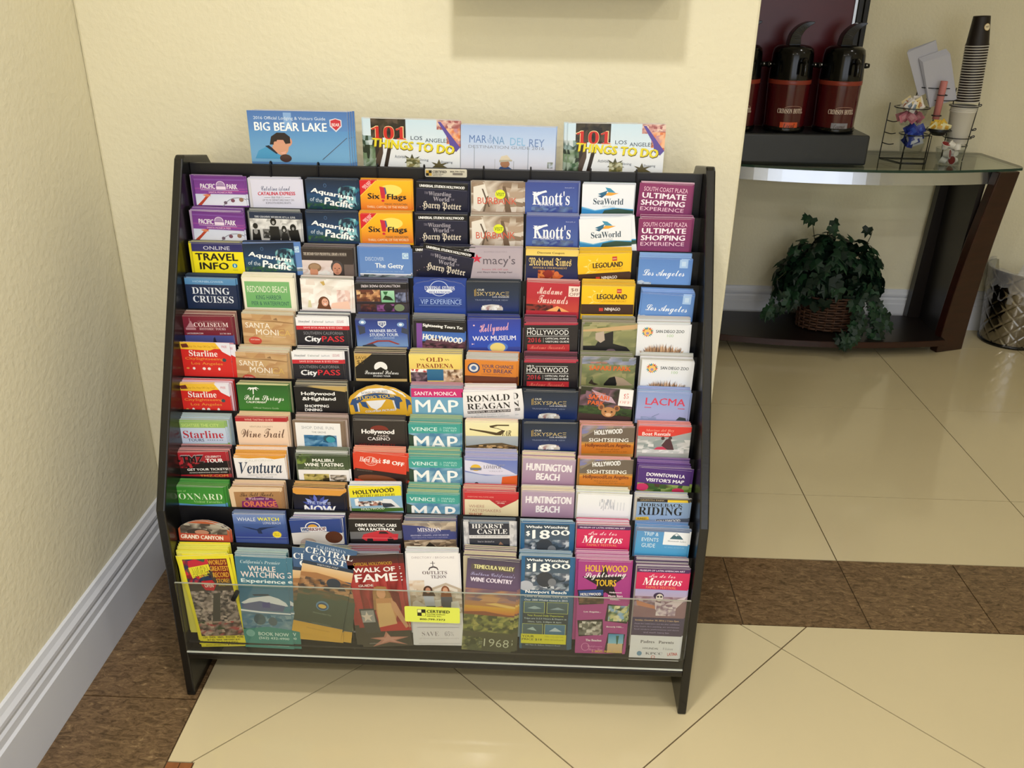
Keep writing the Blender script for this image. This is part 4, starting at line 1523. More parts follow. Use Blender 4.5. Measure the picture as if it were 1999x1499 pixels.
FULL = ('amoeba', 'orca', 'ccoast', 'fame', 'tejon', 'temec', 'hst', 'muert12', 'whale18')
def leaflet_mesh(key, d, W, Hh, th, clipx=True):
    """W x Hh x th leaf, base centre at the origin, facing -y, printed artwork on its face"""
    ys = 0.78 if W > 0.12 else 1.0 if key in FULL else 0.92
    u = W/100; b = MB(); base, edge = d['base'], d['edge']
    top = d['shape'] or [(0, 0), (100, 0)]
    out = [(x, y) for x, y in top]; HB = Hh/u/ys
    minx = min(p[0] for p in out); maxx = max(p[0] for p in out)
    full = out+[(maxx, HB), (minx, HB)]
    P3 = lambda x, y, dd: ((x-50)*u, -dd, Hh-y*u*(ys if dd > 0 else 1))
    F = [((x-50)*u, 0, Hh-y*u*ys) for x, y in full]; Bk = [((x-50)*u, th, Hh-y*u*ys) for x, y in full]
    b.poly(F[::-1], base); b.poly(Bk, edge)
    for i in range(len(F)):
        j = (i+1) % len(F); b.poly([F[i], F[j], Bk[j], Bk[i]], tuple(0.5*e+0.5*q for e, q in zip(edge, hexc('dcd8cc'))) if i < len(top)-1 else edge)
    lay = 0.00002; rnd = random.Random(key)
    def cl(pts):
        if not clipx or d['shape']: 
            for a in ((-1, 0, -minx), (1, 0, maxx)):
                if len(pts) >= 3: pts = clip(pts, *a)
            if d['shape']:
                for i in range(len(top)-1):
                    (xa, ya), (xb, yb) = top[i], top[i+1]
                    # below the outline edge: y >= line
                    a, bb = (yb-ya), -(xb-xa); c = a*xa+bb*ya
                    if len(pts) >= 3 and True: pts = clip(pts, a, bb, c)
            return pts
        for a in ((-1, 0, 0), (1, 0, 100), (0, -1, 0), (0, 1, HB)):
            if len(pts) >= 3: pts = clip(pts, *a)
        return pts
    for a in d['ops']:
        lay += 0.000022; k = a[0]; f = lambda x, y, l=lay: P3(x, y, l)
        if k[0] == 'T':
            rot = float(k.split('@')[1]) if '@' in k else 0
            put_text(b, a[1], a[7], *map(float, a[2:6]), hexc(a[6]), rot, f); lay += 0.000010
        elif k == 'R':
            x, y, w, h = map(float, a[1:5]); c0 = hexc(a[5]); c1 = hexc(a[6]) if len(a) > 6 else c0
            pts = cl([(x, y), (x+w, y), (x+w, y+h), (x, y+h)])
            if len(pts) < 3: continue
            cols = [tuple(p+(q-p)*min(1, max(0, (py-y)/h)) for p, q in zip(c0, c1)) for px, py in pts]
            b.poly([f(*p) for p in pts][::-1], cols[::-1])
        elif k == 'P':
            v = list(map(float, a[2:])); pts = [(v[i], v[i+1]) for i in range(0, len(v)-1, 2)]
            # concave shapes: triangulate first
            from mathutils.geometry import tessellate_polygon
            for tri in tessellate_polygon([[Vector((p[0], p[1], 0)) for p in pts]]):
                q = cl([pts[i] for i in tri])
                if len(q) >= 3: b.poly([f(*p) for p in q][::-1], hexc(a[1]))
        elif k == 'E':
            cx, cy, rx, ry = map(float, a[1:5]); pts = cl([(cx+rx*math.cos(t*math.pi/10), cy+ry*math.sin(t*math.pi/10)) for t in range(20)])
            if len(pts) >= 3: b.poly([f(*p) for p in pts][::-1], hexc(a[5]))
        elif k == 'O':
            cx, cy, rx, ry, w = map(float, a[1:6])
            for t in range(24):
                t0, t1 = t*math.pi/12, (t+1)*math.pi/12
                q = cl([(cx+(rx-w*e)*math.cos(tt), cy+(ry-w*e)*math.sin(tt)) for e, tt in ((0, t0), (0, t1), (1, t1), (1, t0))])
                if len(q) >= 3: b.poly([f(*p) for p in q][::-1], hexc(a[6]))
        elif k == 'L':
            cx, cy, r = map(float, a[1:4]); cs = [hexc(h) for h in a[4:]]; n = 18
            for t in range(n):
                t0 = 2*math.pi*t/n; e = math.pi/n
                q = cl([(cx+0.7*r*math.cos(t0-e), cy+0.7*r*math.sin(t0-e)), (cx+r*math.cos(t0), cy+r*math.sin(t0)), (cx+0.7*r*math.cos(t0+e), cy+0.7*r*math.sin(t0+e)), (cx, cy)])
                if len(q) >= 3: b.poly([f(*p) for p in q][::-1], cs[t % len(cs)])
        elif k == 'F':
            cx, cy, w, h = map(float, a[1:5]); cs = [hexc(h_) for h_ in a[5:]]
            for t in range(150):
                ang = math.pi*(0.04+0.92*rnd.random()); ll = rnd.uniform(0.6, 1)
                tip = (cx+w*ll*math.cos(ang), cy+6-h*ll*math.sin(ang)*0.95); bx = cx+w*0.75*math.cos(ang)
                q = cl([(bx-2, cy+10), tip, (bx+2, cy+10)])
                if len(q) >= 3: b.poly([f(*p) for p in q], cs[t % len(cs)])
        elif k == 'N':
            x, y, w, h = map(float, a[1:5]); nx, ny = int(a[5]), int(a[6]); cs = [hexc(h_) for h_ in a[7:]]
            gx = [[(x+w*(i+(0 if i in (0, nx) else rnd.uniform(-.3, .3)))/nx, y+h*(j+(0 if j in (0, ny) else rnd.uniform(-.3, .3)))/ny) for i in range(nx+1)] for j in range(ny+1)]
            gc = [[rnd.choice(cs) for i in range(nx+1)] for j in range(ny+1)]
            for j in range(ny):
                for i in range(nx):
                    q = [gx[j][i], gx[j][i+1], gx[j+1][i+1], gx[j+1][i]]; cc = [gc[j][i], gc[j][i+1], gc[j+1][i+1], gc[j+1][i]]
                    if rnd.random() < 0.35: cc = [cc[0]]*4
                    q2 = cl(q)
                    if len(q2) == 4: b.poly([f(*p) for p in q2][::-1], cc[::-1])
                    elif len(q2) >= 3: b.poly([f(*p) for p in q2][::-1], cc[0])
    return b.mesh('brochure', M_print, colors=True)

GRID = '''pier island aqua six wiz burb knott sea scp
pier band aqua six wiz burb knott sea scp
info aqua lib getty wiz mac mtimes lego lablue
dine redo spark made vip sky wax lego lablue
coli smon cpass wbt sight5 waxm onlyh vulture zoo
cityss smon cpass param pasa guin onlyh safari zoo
cityss palms hhigh sony smmap reagan sky cub lacma
sltour wine grove casino venmap star sky sight8 kayak
tmz ventu malibu hardr venmap lompoc hbeach sight8 dtla
oxn toll now htour venmap taste hbeach backs horse
canyon whalew workshop cars mission hearst whale18 muert trip
amoeba orca ccoast fame tejon temec whale18 hst muert12'''
# row, column, x of the top centre, z of the top, tilt (deg), depth of the pile (m)
PK = [(1, 1, -1.4516, 1.0269, 0.2, 0.008), (1, 2, -1.3385, 1.0234, 1.3, 0.021), (1, 3, -1.2279, 1.0249, 0.1, 0.014), (1, 4, -1.1210, 1.0254, 0.2, 0.026), (1, 5, -1.0088, 1.0229, -2.1, 0.034), (1, 6, -0.9007, 1.0274, 0.2, 0.008), (1, 7, -0.7948, 1.0293, 0.7, 0.019), (1, 8, -0.6832, 1.0281, 0.5, 0.018), (1, 9, -0.5719, 1.0311, -2.5, 0.018), (2, 1, -1.4521, 0.9625, -1.7, 0.046), (2, 2, -1.3380, 0.9647, -0.3, 0.027), (2, 3, -1.2245, 0.9677, 1.1, 0.017), (2, 4, -1.1176, 0.9667, 1.2, 0.028), (2, 5, -1.0087, 0.9681, 0.3, 0.025), (2, 6, -0.9024, 0.9658, 1.2, 0.032), (2, 7, -0.7909, 0.9693, 0.3, 0.031), (2, 8, -0.6883, 0.9693, 4.4, 0.033), (2, 9, -0.5720, 0.9699, 0.6, 0.036), (3, 1, -1.4508, 0.9063, 0.4, 0.020), (3, 2, -1.3486, 0.9104, 2.8, 0.017), (3, 3, -1.2328, 0.9026, 0.3, 0.032), (3, 4, -1.1182, 0.9066, 0.3, 0.027), (3, 5, -0.9902, 0.9101, -10.0, 0.024), (3, 6, -0.9003, 0.9114, 1.1, 0.017), (3, 7, -0.7897, 0.9111, 0.1, 0.019), (3, 8, -0.6898, 0.9046, 5.2, 0.053), (3, 9, -0.5685, 0.8978, -0.1, 0.055), (4, 1, -1.4622, 0.8443, -0.1, 0.034), (4, 2, -1.3474, 0.8475, 0.4, 0.036), (4, 3, -1.2313, 0.8468, -1.4, 0.032), (4, 4, -1.1244, 0.8434, 1.6, 0.039), (4, 5, -1.0090, 0.8549, 0.9, 0.003), (4, 6, -0.9043, 0.8520, 1.0, 0.018), (4, 7, -0.7852, 0.8532, -1.2, 0.021), (4, 8, -0.6786, 0.8499, 1.0, 0.040), (4, 9, -0.5603, 0.8348, -1.9, 0.047), (5, 1, -1.4700, 0.7755, 1.1, 0.033), (5, 2, -1.3463, 0.7823, -1.3, 0.027), (5, 3, -1.2396, 0.7800, 1.1, 0.039), (5, 4, -1.1217, 0.7791, 2.2, 0.039), (5, 5, -1.0067, 0.7787, -0.7, 0.043), (5, 6, -0.9003, 0.7850, 2.9, 0.032), (5, 7, -0.7886, 0.7807, 1.7, 0.048), (5, 8, -0.6743, 0.7825, 2.3, 0.047), (5, 9, -0.5686, 0.7837, 0.8, 0.047), (6, 1, -1.4682, 0.7317, -0.1, 0.004), (6, 2, -1.3570, 0.7125, -1.8, 0.042), (6, 3, -1.2457, 0.7196, 1.5, 0.028), (6, 4, -1.1211, 0.7172, 1.1, 0.035), (6, 5, -1.0137, 0.7194, 1.2, 0.032), (6, 6, -0.9030, 0.7103, -0.7, 0.049), (6, 7, -0.7872, 0.7133, 1.1, 0.053), (6, 8, -0.6739, 0.7222, -0.0, 0.035), (6, 9, -0.5575, 0.7188, -0.6, 0.047), (7, 1, -1.4703, 0.6557, 1.1, 0.026), (7, 2, -1.3521, 0.6587, 0.2, 0.016), (7, 3, -1.2386, 0.6570, 1.3, 0.030), (7, 4, -1.1314, 0.6621, 6.0, 0.021), (7, 5, -1.0071, 0.6601, 1.2, 0.030), (7, 6, -0.9078, 0.6575, 4.8, 0.040), (7, 7, -0.7856, 0.6601, 0.7, 0.012), (7, 8, -0.6746, 0.6720, -3.5, 0.013), (7, 9, -0.5642, 0.6651, -1.1, 0.028), (8, 1, -1.4764, 0.5867, 1.6, 0.041), (8, 2, -1.3524, 0.6000, 1.1, 0.023), (8, 3, -1.2392, 0.5962, 0.1, 0.036), (8, 4, -1.1189, 0.6008, 0.7, 0.024), (8, 5, -1.0106, 0.5972, 1.3, 0.041), (8, 6, -0.8983, 0.6044, 1.3, 0.014), (8, 7, -0.7844, 0.6061, 1.3, 0.016), (8, 8, -0.6709, 0.6010, 1.3, 0.027), (8, 9, -0.5615, 0.6064, 0.7, 0.024), (9, 1, -1.4707, 0.5342, 3.3, 0.028), (9, 2, -1.3551, 0.5291, 3.1, 0.044), (9, 3, -1.2290, 0.5345, 1.4, 0.037), (9, 4, -1.1113, 0.5428, -4.9, 0.030), (9, 5, -1.0079, 0.5362, 0.8, 0.049), (9, 6, -0.8974, 0.5369, 0.8, 0.045), (9, 7, -0.7836, 0.5422, -1.7, 0.037), (9, 8, -0.6731, 0.5462, 0.8, 0.016), (9, 9, -0.5566, 0.5284, -2.9, 0.047), (10, 1, -1.4740, 0.4716, 0.9, 0.030), (10, 2, -1.3617, 0.4718, 2.8, 0.034), (10, 3, -1.2341, 0.4752, -0.5, 0.029), (10, 4, -1.1236, 0.4853, 5.2, 0.020), (10, 5, -1.0100, 0.4722, 0.1, 0.045), (10, 6, -0.8956, 0.4801, 0.3, 0.033), (10, 7, -0.7835, 0.4863, 0.2, 0.027), (10, 8, -0.6745, 0.4837, -1.3, 0.029), (10, 9, -0.5598, 0.4791, 0.4, 0.026), (11, 1, -1.4616, 0.4095, -1.2, 0.007), (11, 2, -1.3496, 0.4318, 1.4, 0.005), (11, 3, -1.2386, 0.4247, 4.5, 0.022), (11, 4, -1.1205, 0.4297, 1.7, 0.019), (11, 5, -1.0160, 0.4254, 3.5, 0.027), (11, 6, -0.8963, 0.4335, 2.3, 0.013), (11, 7, -0.7842, 0.4341, 1.0, 0.011), (11, 8, -0.6746, 0.4320, 0.3, 0.024), (11, 9, -0.5588, 0.4281, -1.8, 0.026), (12, 1, -1.4577, 0.3506, 4.1, 0.044), (12, 2, -1.3448, 0.3516, -1.0, 0.029), (12, 3, -1.2008, 0.3847, -12.1, 0.018), (12, 4, -1.1253, 0.3665, 5.7, 0.037), (12, 5, -1.0056, 0.3757, 2.7, 0.024), (12, 6, -0.8857, 0.3640, -3.5, 0.045), (12, 7, -0.7808, 0.3769, -0.1, 0.024), (12, 8, -0.6702, 0.3695, 0.8, 0.041), (12, 9, -0.5559, 0.3572, -0.2, 0.044)]
W_, H_, TH = 0.1016, 0.2286, 0.0009
ORD = ['', 'first', 'second', 'third', 'fourth', 'fifth', 'sixth', 'seventh', 'eighth', 'ninth', 'tenth', 'eleventh', 'lowest']
def pocket_words(r, c):
    col = {1: 'leftmost pocket', 9: 'rightmost pocket'}.get(c, ORD[c]+' pocket')
    row = {1: 'top tier', 12: 'lowest tier behind acrylic'}.get(r, ORD[r]+' tier')
    return col+', '+row
MESH = {k: leaflet_mesh(k, d, W_, H_, TH) for k, d in DS.items()}
grid = [l.split() for l in GRID.split('\n')]
rest = MB()
def short(lab, pos):
    for l in (lab, lab.split(' over ')[0], lab.split(' with ')[0]+(' brochure' if 'brochure' not in lab.split(' with ')[0] else '')):
        if len((l+', '+pos).split()) <= 16: return l+', '+pos
    return ' '.join(l.split()[-8:])+', '+pos
def place(me, x, y, zt, rot, name='brochure'):
    o = link(name, me); a = math.radians(rot)
    # top centre at (x, zt): base = top - H * up
    o.location = (x+H_*math.sin(a), y, zt-H_*math.cos(a)); o.rotation_euler = (0, -a, 0); return o
extra_n = 0
for r, c, x, zt, rot, dep in PK:
    key = grid[r-1][c-1]; d = DS[key]; me = MESH[key]; y = rowy(r)
    fan = key in ('sony', 'canyon')
    o = place(me, x, y, zt, rot)
    lab = d['label']
    if r == 12 and key == 'whale18': lab = 'steel-blue brochure with bold white price, shown full height'
    tag(o, short(lab, pocket_words(r, c)), 'brochure', 'front brochures of the rack pockets')
    # leaves just behind the front one, each an object; more are packed behind (one object)
    rr = random.Random(r*31+c); edge = d['edge']; depth = min(max(dep*1.15, 0.016), 0.0245); rise = max(0.0, min(dep-0.022, 0.03))*0.9*(1.384-zt)/(y+2.864)
    n_ind = 2 if (r+c) % 3 else 1
    if r >= 8 and n_ind == 1: n_ind = 2
    off = rr.choice((-1, 1))
    jit = {(3, 2): [(0.0135, 0.0)], (3, 5): [(-0.022, -10.0)], (7, 4): [(0.022, -8)], (7, 6): [(0.0165, 2.5)], (12, 3): [(-0.028, -8.0), (0.004, -4)], (12, 1): [(-0.006, 2.2), (0.007, -3.0)], (12, 2): [(0.013, 0.5)], (12, 4): [(0.012, -2.5)], (9, 4): [(-0.006, -4.5)],
           (6, 1): [(0.011, 0)], (4, 9): [(-0.003, -1)], (2, 8): [(0.006, 3.4)]}.get((r, c), [])
    base_rot = rot if (r, c) not in ((3, 5), (12, 3), (9, 4)) else 0
    for k in range(n_ind):
        jx, jr = jit[k] if k < len(jit) else (rr.uniform(-0.0025, 0.0025)+0.002, rr.uniform(-0.7, 0.7))
        j2 = jr if k < len(jit) and abs(jr) > 5 else jr
        br = (rot+j2) if (k < len(jit) and (r, c) not in ((3, 5), (12, 3), (9, 4))) else (rot-j2 if k < len(jit) else base_rot*0.4+j2)
        mk = DS['backs'] if (r, c) == (99, 0) else None
        e = place(MESH['getty'] if (r, c) == (3, 2) else me, x+jx, y+(k+1)*0.0016, min(zt, NOMZ[r]+0.008)+rise*0.1+rr.uniform(-0.001, 0.0018), max(-12, min(12, br)))
        w = lab.split(' brochure')[0]
        tag(e, short(' '.join(w.split()[:4])+' brochure', ('just behind the front one, ' if k == 0 else 'second one back, ')+pocket_words(r, c)), 'brochure', 'spare brochures '+pocket_words(r, c)); extra_n += 1
    # remaining pile
    y0 = y+(n_ind+1)*0.0016; y1 = y+max(depth, (n_ind+2)*0.0016); yy = y0; step = rr.choice((0.0013, 0.0016, 0.002))
    if fan: yy = y1+1
    while yy < y1:
        f_ = (yy-y)/max(depth, 0.001); jx = rr.uniform(-0.0018, 0.0018)+0.001*off; top = min(zt, NOMZ[r]+0.006)+rise*f_+rr.uniform(-0.0016, 0.0012)
        xc = x*0.5+CX[c-1]*0.5; cc = tuple(v*rr.uniform(0.8, 1.12) for v in edge); cf = tuple(v*0.9 for v in (d['base'] if rr.random() < 0.5 else edge))
        a = math.radians(base_rot*0.3)
        x0, x1 = xc+jx-W_/2, xc+jx+W_/2; dz = math.tan(a)*W_/2
        p = [(x0, yy, top-0.2), (x1, yy, top-0.2), (x1, yy, top+dz), (x0, yy, top-dz)]; q = [(v[0], yy+step*0.7, v[2]) for v in p]
        rest.poly(p, cf); rest.poly(q[::-1], cf); rest.poly([p[3], p[2], q[2], q[3]], cc); rest.poly([p[1], q[1], q[2], p[2]], cf); rest.poly([p[0], p[3], q[3], q[0]], cf)
        yy += step
# label-like white tags and magazines on the top
MAGP = [('bear', -1.299, 1.1465, 0.1, 0.199, 'first', 0.026), ('todo', -1.0755, 1.1352, -0.4, 0.1925, 'second', 0.02), ('mdr', -0.8845, 1.1264, -0.6, 0.188, 'third', 0.02), ('todo', -0.668, 1.135, 0.4, 0.1905, 'fourth', 0.016)]
for key, x, zt, rot, w_, nm, dp in MAGP:
    d = MG[key]; h = zt-0.8725; me = leaflet_mesh(key+nm, d, w_, h, 0.0042)
    me.name = 'magazine'
    for k in range(4):
        o = link('magazine', me); a = math.radians(rot); jx = 0 if k == 0 else (0.0035*k if nm == 'first' else R.uniform(-0.006, 0.006)+(0.004 if nm in ('third',) else -0.004)); 
        o.location = (x+jx, -1.107+k*0.0062, 0.8725 - (0.0006 if k else 0)); o.rotation_euler = (0, -a, 0)
        lb = d['label'].split(' over ')[0]+', '+nm+' from left' if k == 0 else d['label'].split(' magazine')[0]+' magazine, number '+('two', 'three', 'four')[k-1]+' back in the '+nm+' pile above the rail'
        tag(o, lb, 'magazine', 'magazines on top of the rack' if k == 0 else 'spare magazines behind the '+nm+' one')
ro = rest.obj('packed_brochures', M_paper, merge=False, colors=True)
tag(ro, 'remaining folded brochures packed tightly behind the front ones in every rack pocket', 'brochures', kind='stuff')

# stickers of the rack
def sticker(name, x0, x1, z0, z1, y, col, ops):
    b = MB(); W2 = x1-x0; u = W2/100; hh = (z1-z0)/u
    f0 = lambda px, py, l=0: (x0+px*u, y-l, z1-py*u)
    rr_ = 3; pts = []
    for cx, cy, a0 in ((rr_, rr_, 180), (100-rr_, rr_, 270), (100-rr_, hh-rr_, 0), (rr_, hh-rr_, 90)):
        for t in range(4): a = math.radians(a0+t*30); pts.append((cx+rr_*math.cos(a), cy+rr_*math.sin(a)))
    b.poly([f0(*p) for p in pts][::-1], hexc(col)); l = 0.0001
    for op in ops:
        l += 0.00004
        if op[0] == 'R': _, x, y_, w, h, c = op; b.poly([f0(*p, l) for p in ((x, y_), (x+w, y_), (x+w, y_+h), (x, y_+h))][::-1], hexc(c))
        else: _, st, tx, x, y_, w, h, c = op; put_text(b, st, tx, x, y_, w, h, hexc(c), 0, lambda a, b__, l=l: f0(a, b__, l))
    o = rk(b.obj(name, M_print, rack, merge=False, colors=True)); return o
s1 = sticker('sticker', -1.060, -0.9505, 0.2255, 0.264, -1.5038, 'dce65a', [('R', 23, 6, 15, 15, '1c1a12'), ('R', 23.7, 6.7, 6.6, 6.6, 'e8e8a0'), ('R', 30.8, 13.8, 6.6, 6.6, 'dce65a'), ('T', 'k', 'CERTIFIED', 40, 6.5, 42, 7, '1c1a12'), ('T', 'b', 'FOLDER DISPLAY', 40, 15, 34, 3, '4c4c1c'), ('T', 'b', 'SERVICE, INC.', 40, 19.5, 27, 3, '4c4c1c'), ('T', 'k', '800-799-7373', 27, 26, 46, 4.2, '2c2c14')])
s1['label'] = 'yellow-green supplier sticker with black checker emblem'
s2 = sticker('sticker', -1.045, -0.962, 1.0305, 1.0465, -1.1373, 'cfcab8', [('R', 2, 4, 14, 13, '1c1a12'), ('R', 2, 4, 7, 6.5, 'c8a03c'), ('R', 9, 10.5, 7, 6.5, 'c8a03c'), ('T', 'k', 'CERTIFIED', 18, 4, 34, 6, '3c362c'), ('T', 'b', 'FOLDER DISPLAY', 18, 11, 26, 3, '5c564c'), ('T', 'b', 'SERVICE, INC.', 18, 15, 22, 2.6, '5c564c'), ('T', 'b', '800-799-7373', 60, 4, 34, 4, '3c362c'), ('R', 66, 9, 24, 5, '7c766c')])
s2['label'] = 'small silver supplier sticker on the top rail'

# ---------------------------------------------------------------- glass console
M_wood = mat('dark_cherry_wood', '2e130d', 0.28, var=0.25, vscale=7, stretch=(1, 1, 6), coat=0.2)
M_woodd = mat('near_black_wood', '17110f', 0.35)
M_steel = mat('brushed_steel', 'b4b7bb', 0.22, metal=0.95, bump=0.03, bscale=300, stretch=(0.05, 1, 1))
M_glass = thin_glass('green_glass', (0.84, 0.90, 0.85), 0.02, 1.0)
M_gedge = mat('glass_edge', '1c3a30', 0.15)
con = thing('console_table', 'glass-topped console table with steel apron and dark cherry legs', 'console table', (0.4, 0.63, 0))
ci = Matrix.Translation(-Vector(con.location))
def ck(o): o.matrix_parent_inverse = ci; return o
def bow(x, y0, amp=0.11): return y0+amp*((x-0.40)/0.61)**2
def bowed(x0, x1, y0, yb, n=16, amp=0.11):
    xs = [x0+(x1-x0)*i/n for i in range(n+1)]; return [(x, bow(x, y0, amp)) for x in xs]+[(x1, yb), (x0, yb)]
GZ = 0.774
top = [(x, bow(x, 0.412)) for x in [-0.20+1.2*i/20 for i in range(21)]]+[(1.012, 0.545), (1.014, 0.57), (0.985, 0.835), (-0.185, 0.835), (-0.214, 0.57), (-0.212, 0.545)]
b = MB(); b.poly([(x, y, GZ) for x, y in top]); b.poly([(x, y, GZ-0.009) for x, y in top][::-1])
for i in range(len(top)):
    (xa, ya), (xb, yb_) = top[i], top[(i+1) % len(top)]; b.poly([(xa, ya, GZ-0.009), (xb, yb_, GZ-0.009), (xb, yb_, GZ), (xa, ya, GZ)], mi=1)
ck(b.obj('glass_top', [M_glass, M_gedge], con))
b = MB()
n = 20
for i in range(n):
    xa = -0.11+1.02*i/n; xb = -0.11+1.02*(i+1)/n; ya = bow(xa, 0.455); yb_ = bow(xb, 0.455)
    b.poly([(xa, ya-0.0075, 0.712), (xb, yb_-0.0075, 0.712), (xb, yb_, 0.764), (xa, ya, 0.764)]); b.poly([(xa, ya+0.012, 0.712), (xb, yb_+0.012, 0.712), (xb, yb_+0.012, 0.764), (xa, ya+0.012, 0.764)][::-1])
    b.poly([(xa, ya, 0.764), (xb, yb_, 0.764), (xb, yb_+0.012, 0.764), (xa, ya+0.012, 0.764)]); b.poly([(xa, ya-0.0075, 0.712), (xb, yb_-0.0075, 0.712), (xb, yb_+0.012, 0.712), (xa, ya+0.012, 0.712)][::-1])
ck(b.obj('apron', M_steel, con, smooth=False))
b = MB(); b.box(-0.1, 0.79, 0.712, 0.9, 0.805, 0.764); ck(b.obj('apron', M_woodd, con))
for sgn in (1, -1):
    X = lambda x: x if sgn > 0 else 0.80-x
    # front leg: wide at the floor, narrow at the top, leaning towards the viewer
    b = MB()
    lo_ = [(0.858, 0.552), (0.985, 0.600), (0.972, 0.640), (0.846, 0.592)]; hi = [(0.898, 0.475), (0.985, 0.500), (0.975, 0.540), (0.888, 0.515)]
    rows = []
    for k in range(9):
        t = k/8; rows.append([(X(a[0]+(c_[0]-a[0])*t-0.012*math.sin(math.pi*t)), a[1]+(c_[1]-a[1])*t, 0.764*t) for a, c_ in zip(lo_, hi)])
    for k in range(8):
        for i in range(4): j = (i+1) % 4; b.poly([rows[k][i], rows[k][j], rows[k+1][j], rows[k+1][i]])
    b.poly(rows[0][::-1]); b.poly(rows[-1]); ck(b.obj('leg', M_wood, con, bevel=0.004))
    b = MB(); b.prism([(X(0.805), 0.0), (X(0.93), 0.0), (X(0.95), 0.764), (X(0.832), 0.764)], 1, 0.785, 0.825); ck(b.obj('leg', M_woodd, con))
    b = MB(); b.prism([(0.590, 0.06), (0.79, 0.06), (0.79, 0.712), (0.530, 0.712)], 0, X(0.862), X(0.882)); ck(b.obj('side_panel', M_woodd, con))
b = MB(); b.prism(bowed(-0.07, 0.865, 0.465, 0.80, amp=0.09), 2, 0.045, 0.072); sh = ck(b.obj('lower_shelf', M_woodd, con))
b = MB()
for i in range(16):
    xa = -0.07+0.935*i/16; xb = -0.07+0.935*(i+1)/16; ya = bow(xa, 0.465, 0.09)-0.002; yb_ = bow(xb, 0.465, 0.09)-0.002
    b.poly([(xa, ya, 0.046), (xb, yb_, 0.046), (xb, yb_, 0.071), (xa, ya, 0.071)]); b.poly([(xa, ya, 0.071), (xb, yb_, 0.071), (xb, yb_+0.004, 0.0722), (xa, ya+0.004, 0.0722)])
ck(b.obj('shelf_edge', M_wood, con))

# ---------------------------------------------------------------- coffee stand and airpots
M_char = mat('charcoal_plastic', '2b2e30', 0.3, var=0.06, vscale=30)
M_gloss = mat('glossy_black_plastic', '070808', 0.16, spec=0.4, coat=0.1)
M_crim = mat('crimson_panel', '520c18', 0.3, var=0.12, vscale=3)
M_pot = mat('crimson_lacquer', '4c0d14', 0.14, coat=0.4)
M_band = mat('orange_red_band', '8c3626', 0.3)
M_chrome = mat('chrome', 'c8cbd0', 0.08, metal=1)
st = thing('coffee_stand', 'black coffee stand with crimson back panel standing on the glass console', 'coffee stand', (0.08, 0.60, GZ))
si = Matrix.Translation(-Vector(st.location))
def sk(o): o.matrix_parent_inverse = si; return o
b = MB(); b.box(-0.24, 0.49, GZ+0.001, 0.402, 0.705, 0.885); sk(b.obj('base', M_char, st, bevel=0.008, seg=3))
b = MB(); b.box(-0.24, 0.700, 0.885, 0.330, 0.715, 1.52); sk(b.obj('back_panel', M_crim, st))
b = MB(); b.box(0.330, 0.695, 0.885, 0.340, 0.720, 1.52); sk(b.obj('metal_strip', M_steel, st))
b = MB(); b.box(0.340, 0.690, 0.885, 0.362, 0.725, 1.54); b.box(0.364, 0.690, 0.885, 0.384, 0.725, 1.54); sk(b.obj('frame_post', M_gloss, st, bevel=0.003))
b = MB(); b.box(-0.24, 0.69, 1.52, 0.384, 0.725, 1.55); sk(b.obj('frame_top', M_gloss, st))
def wrap(b, st_, tx, xc, zc, w, h, rad, cy, col):
    put_text(b, st_, tx, -w/2, -h/2, w, h, col, 0, lambda x, y: (xc+rad*math.sin(x/rad), cy-rad*math.cos(x/rad), zc-y))
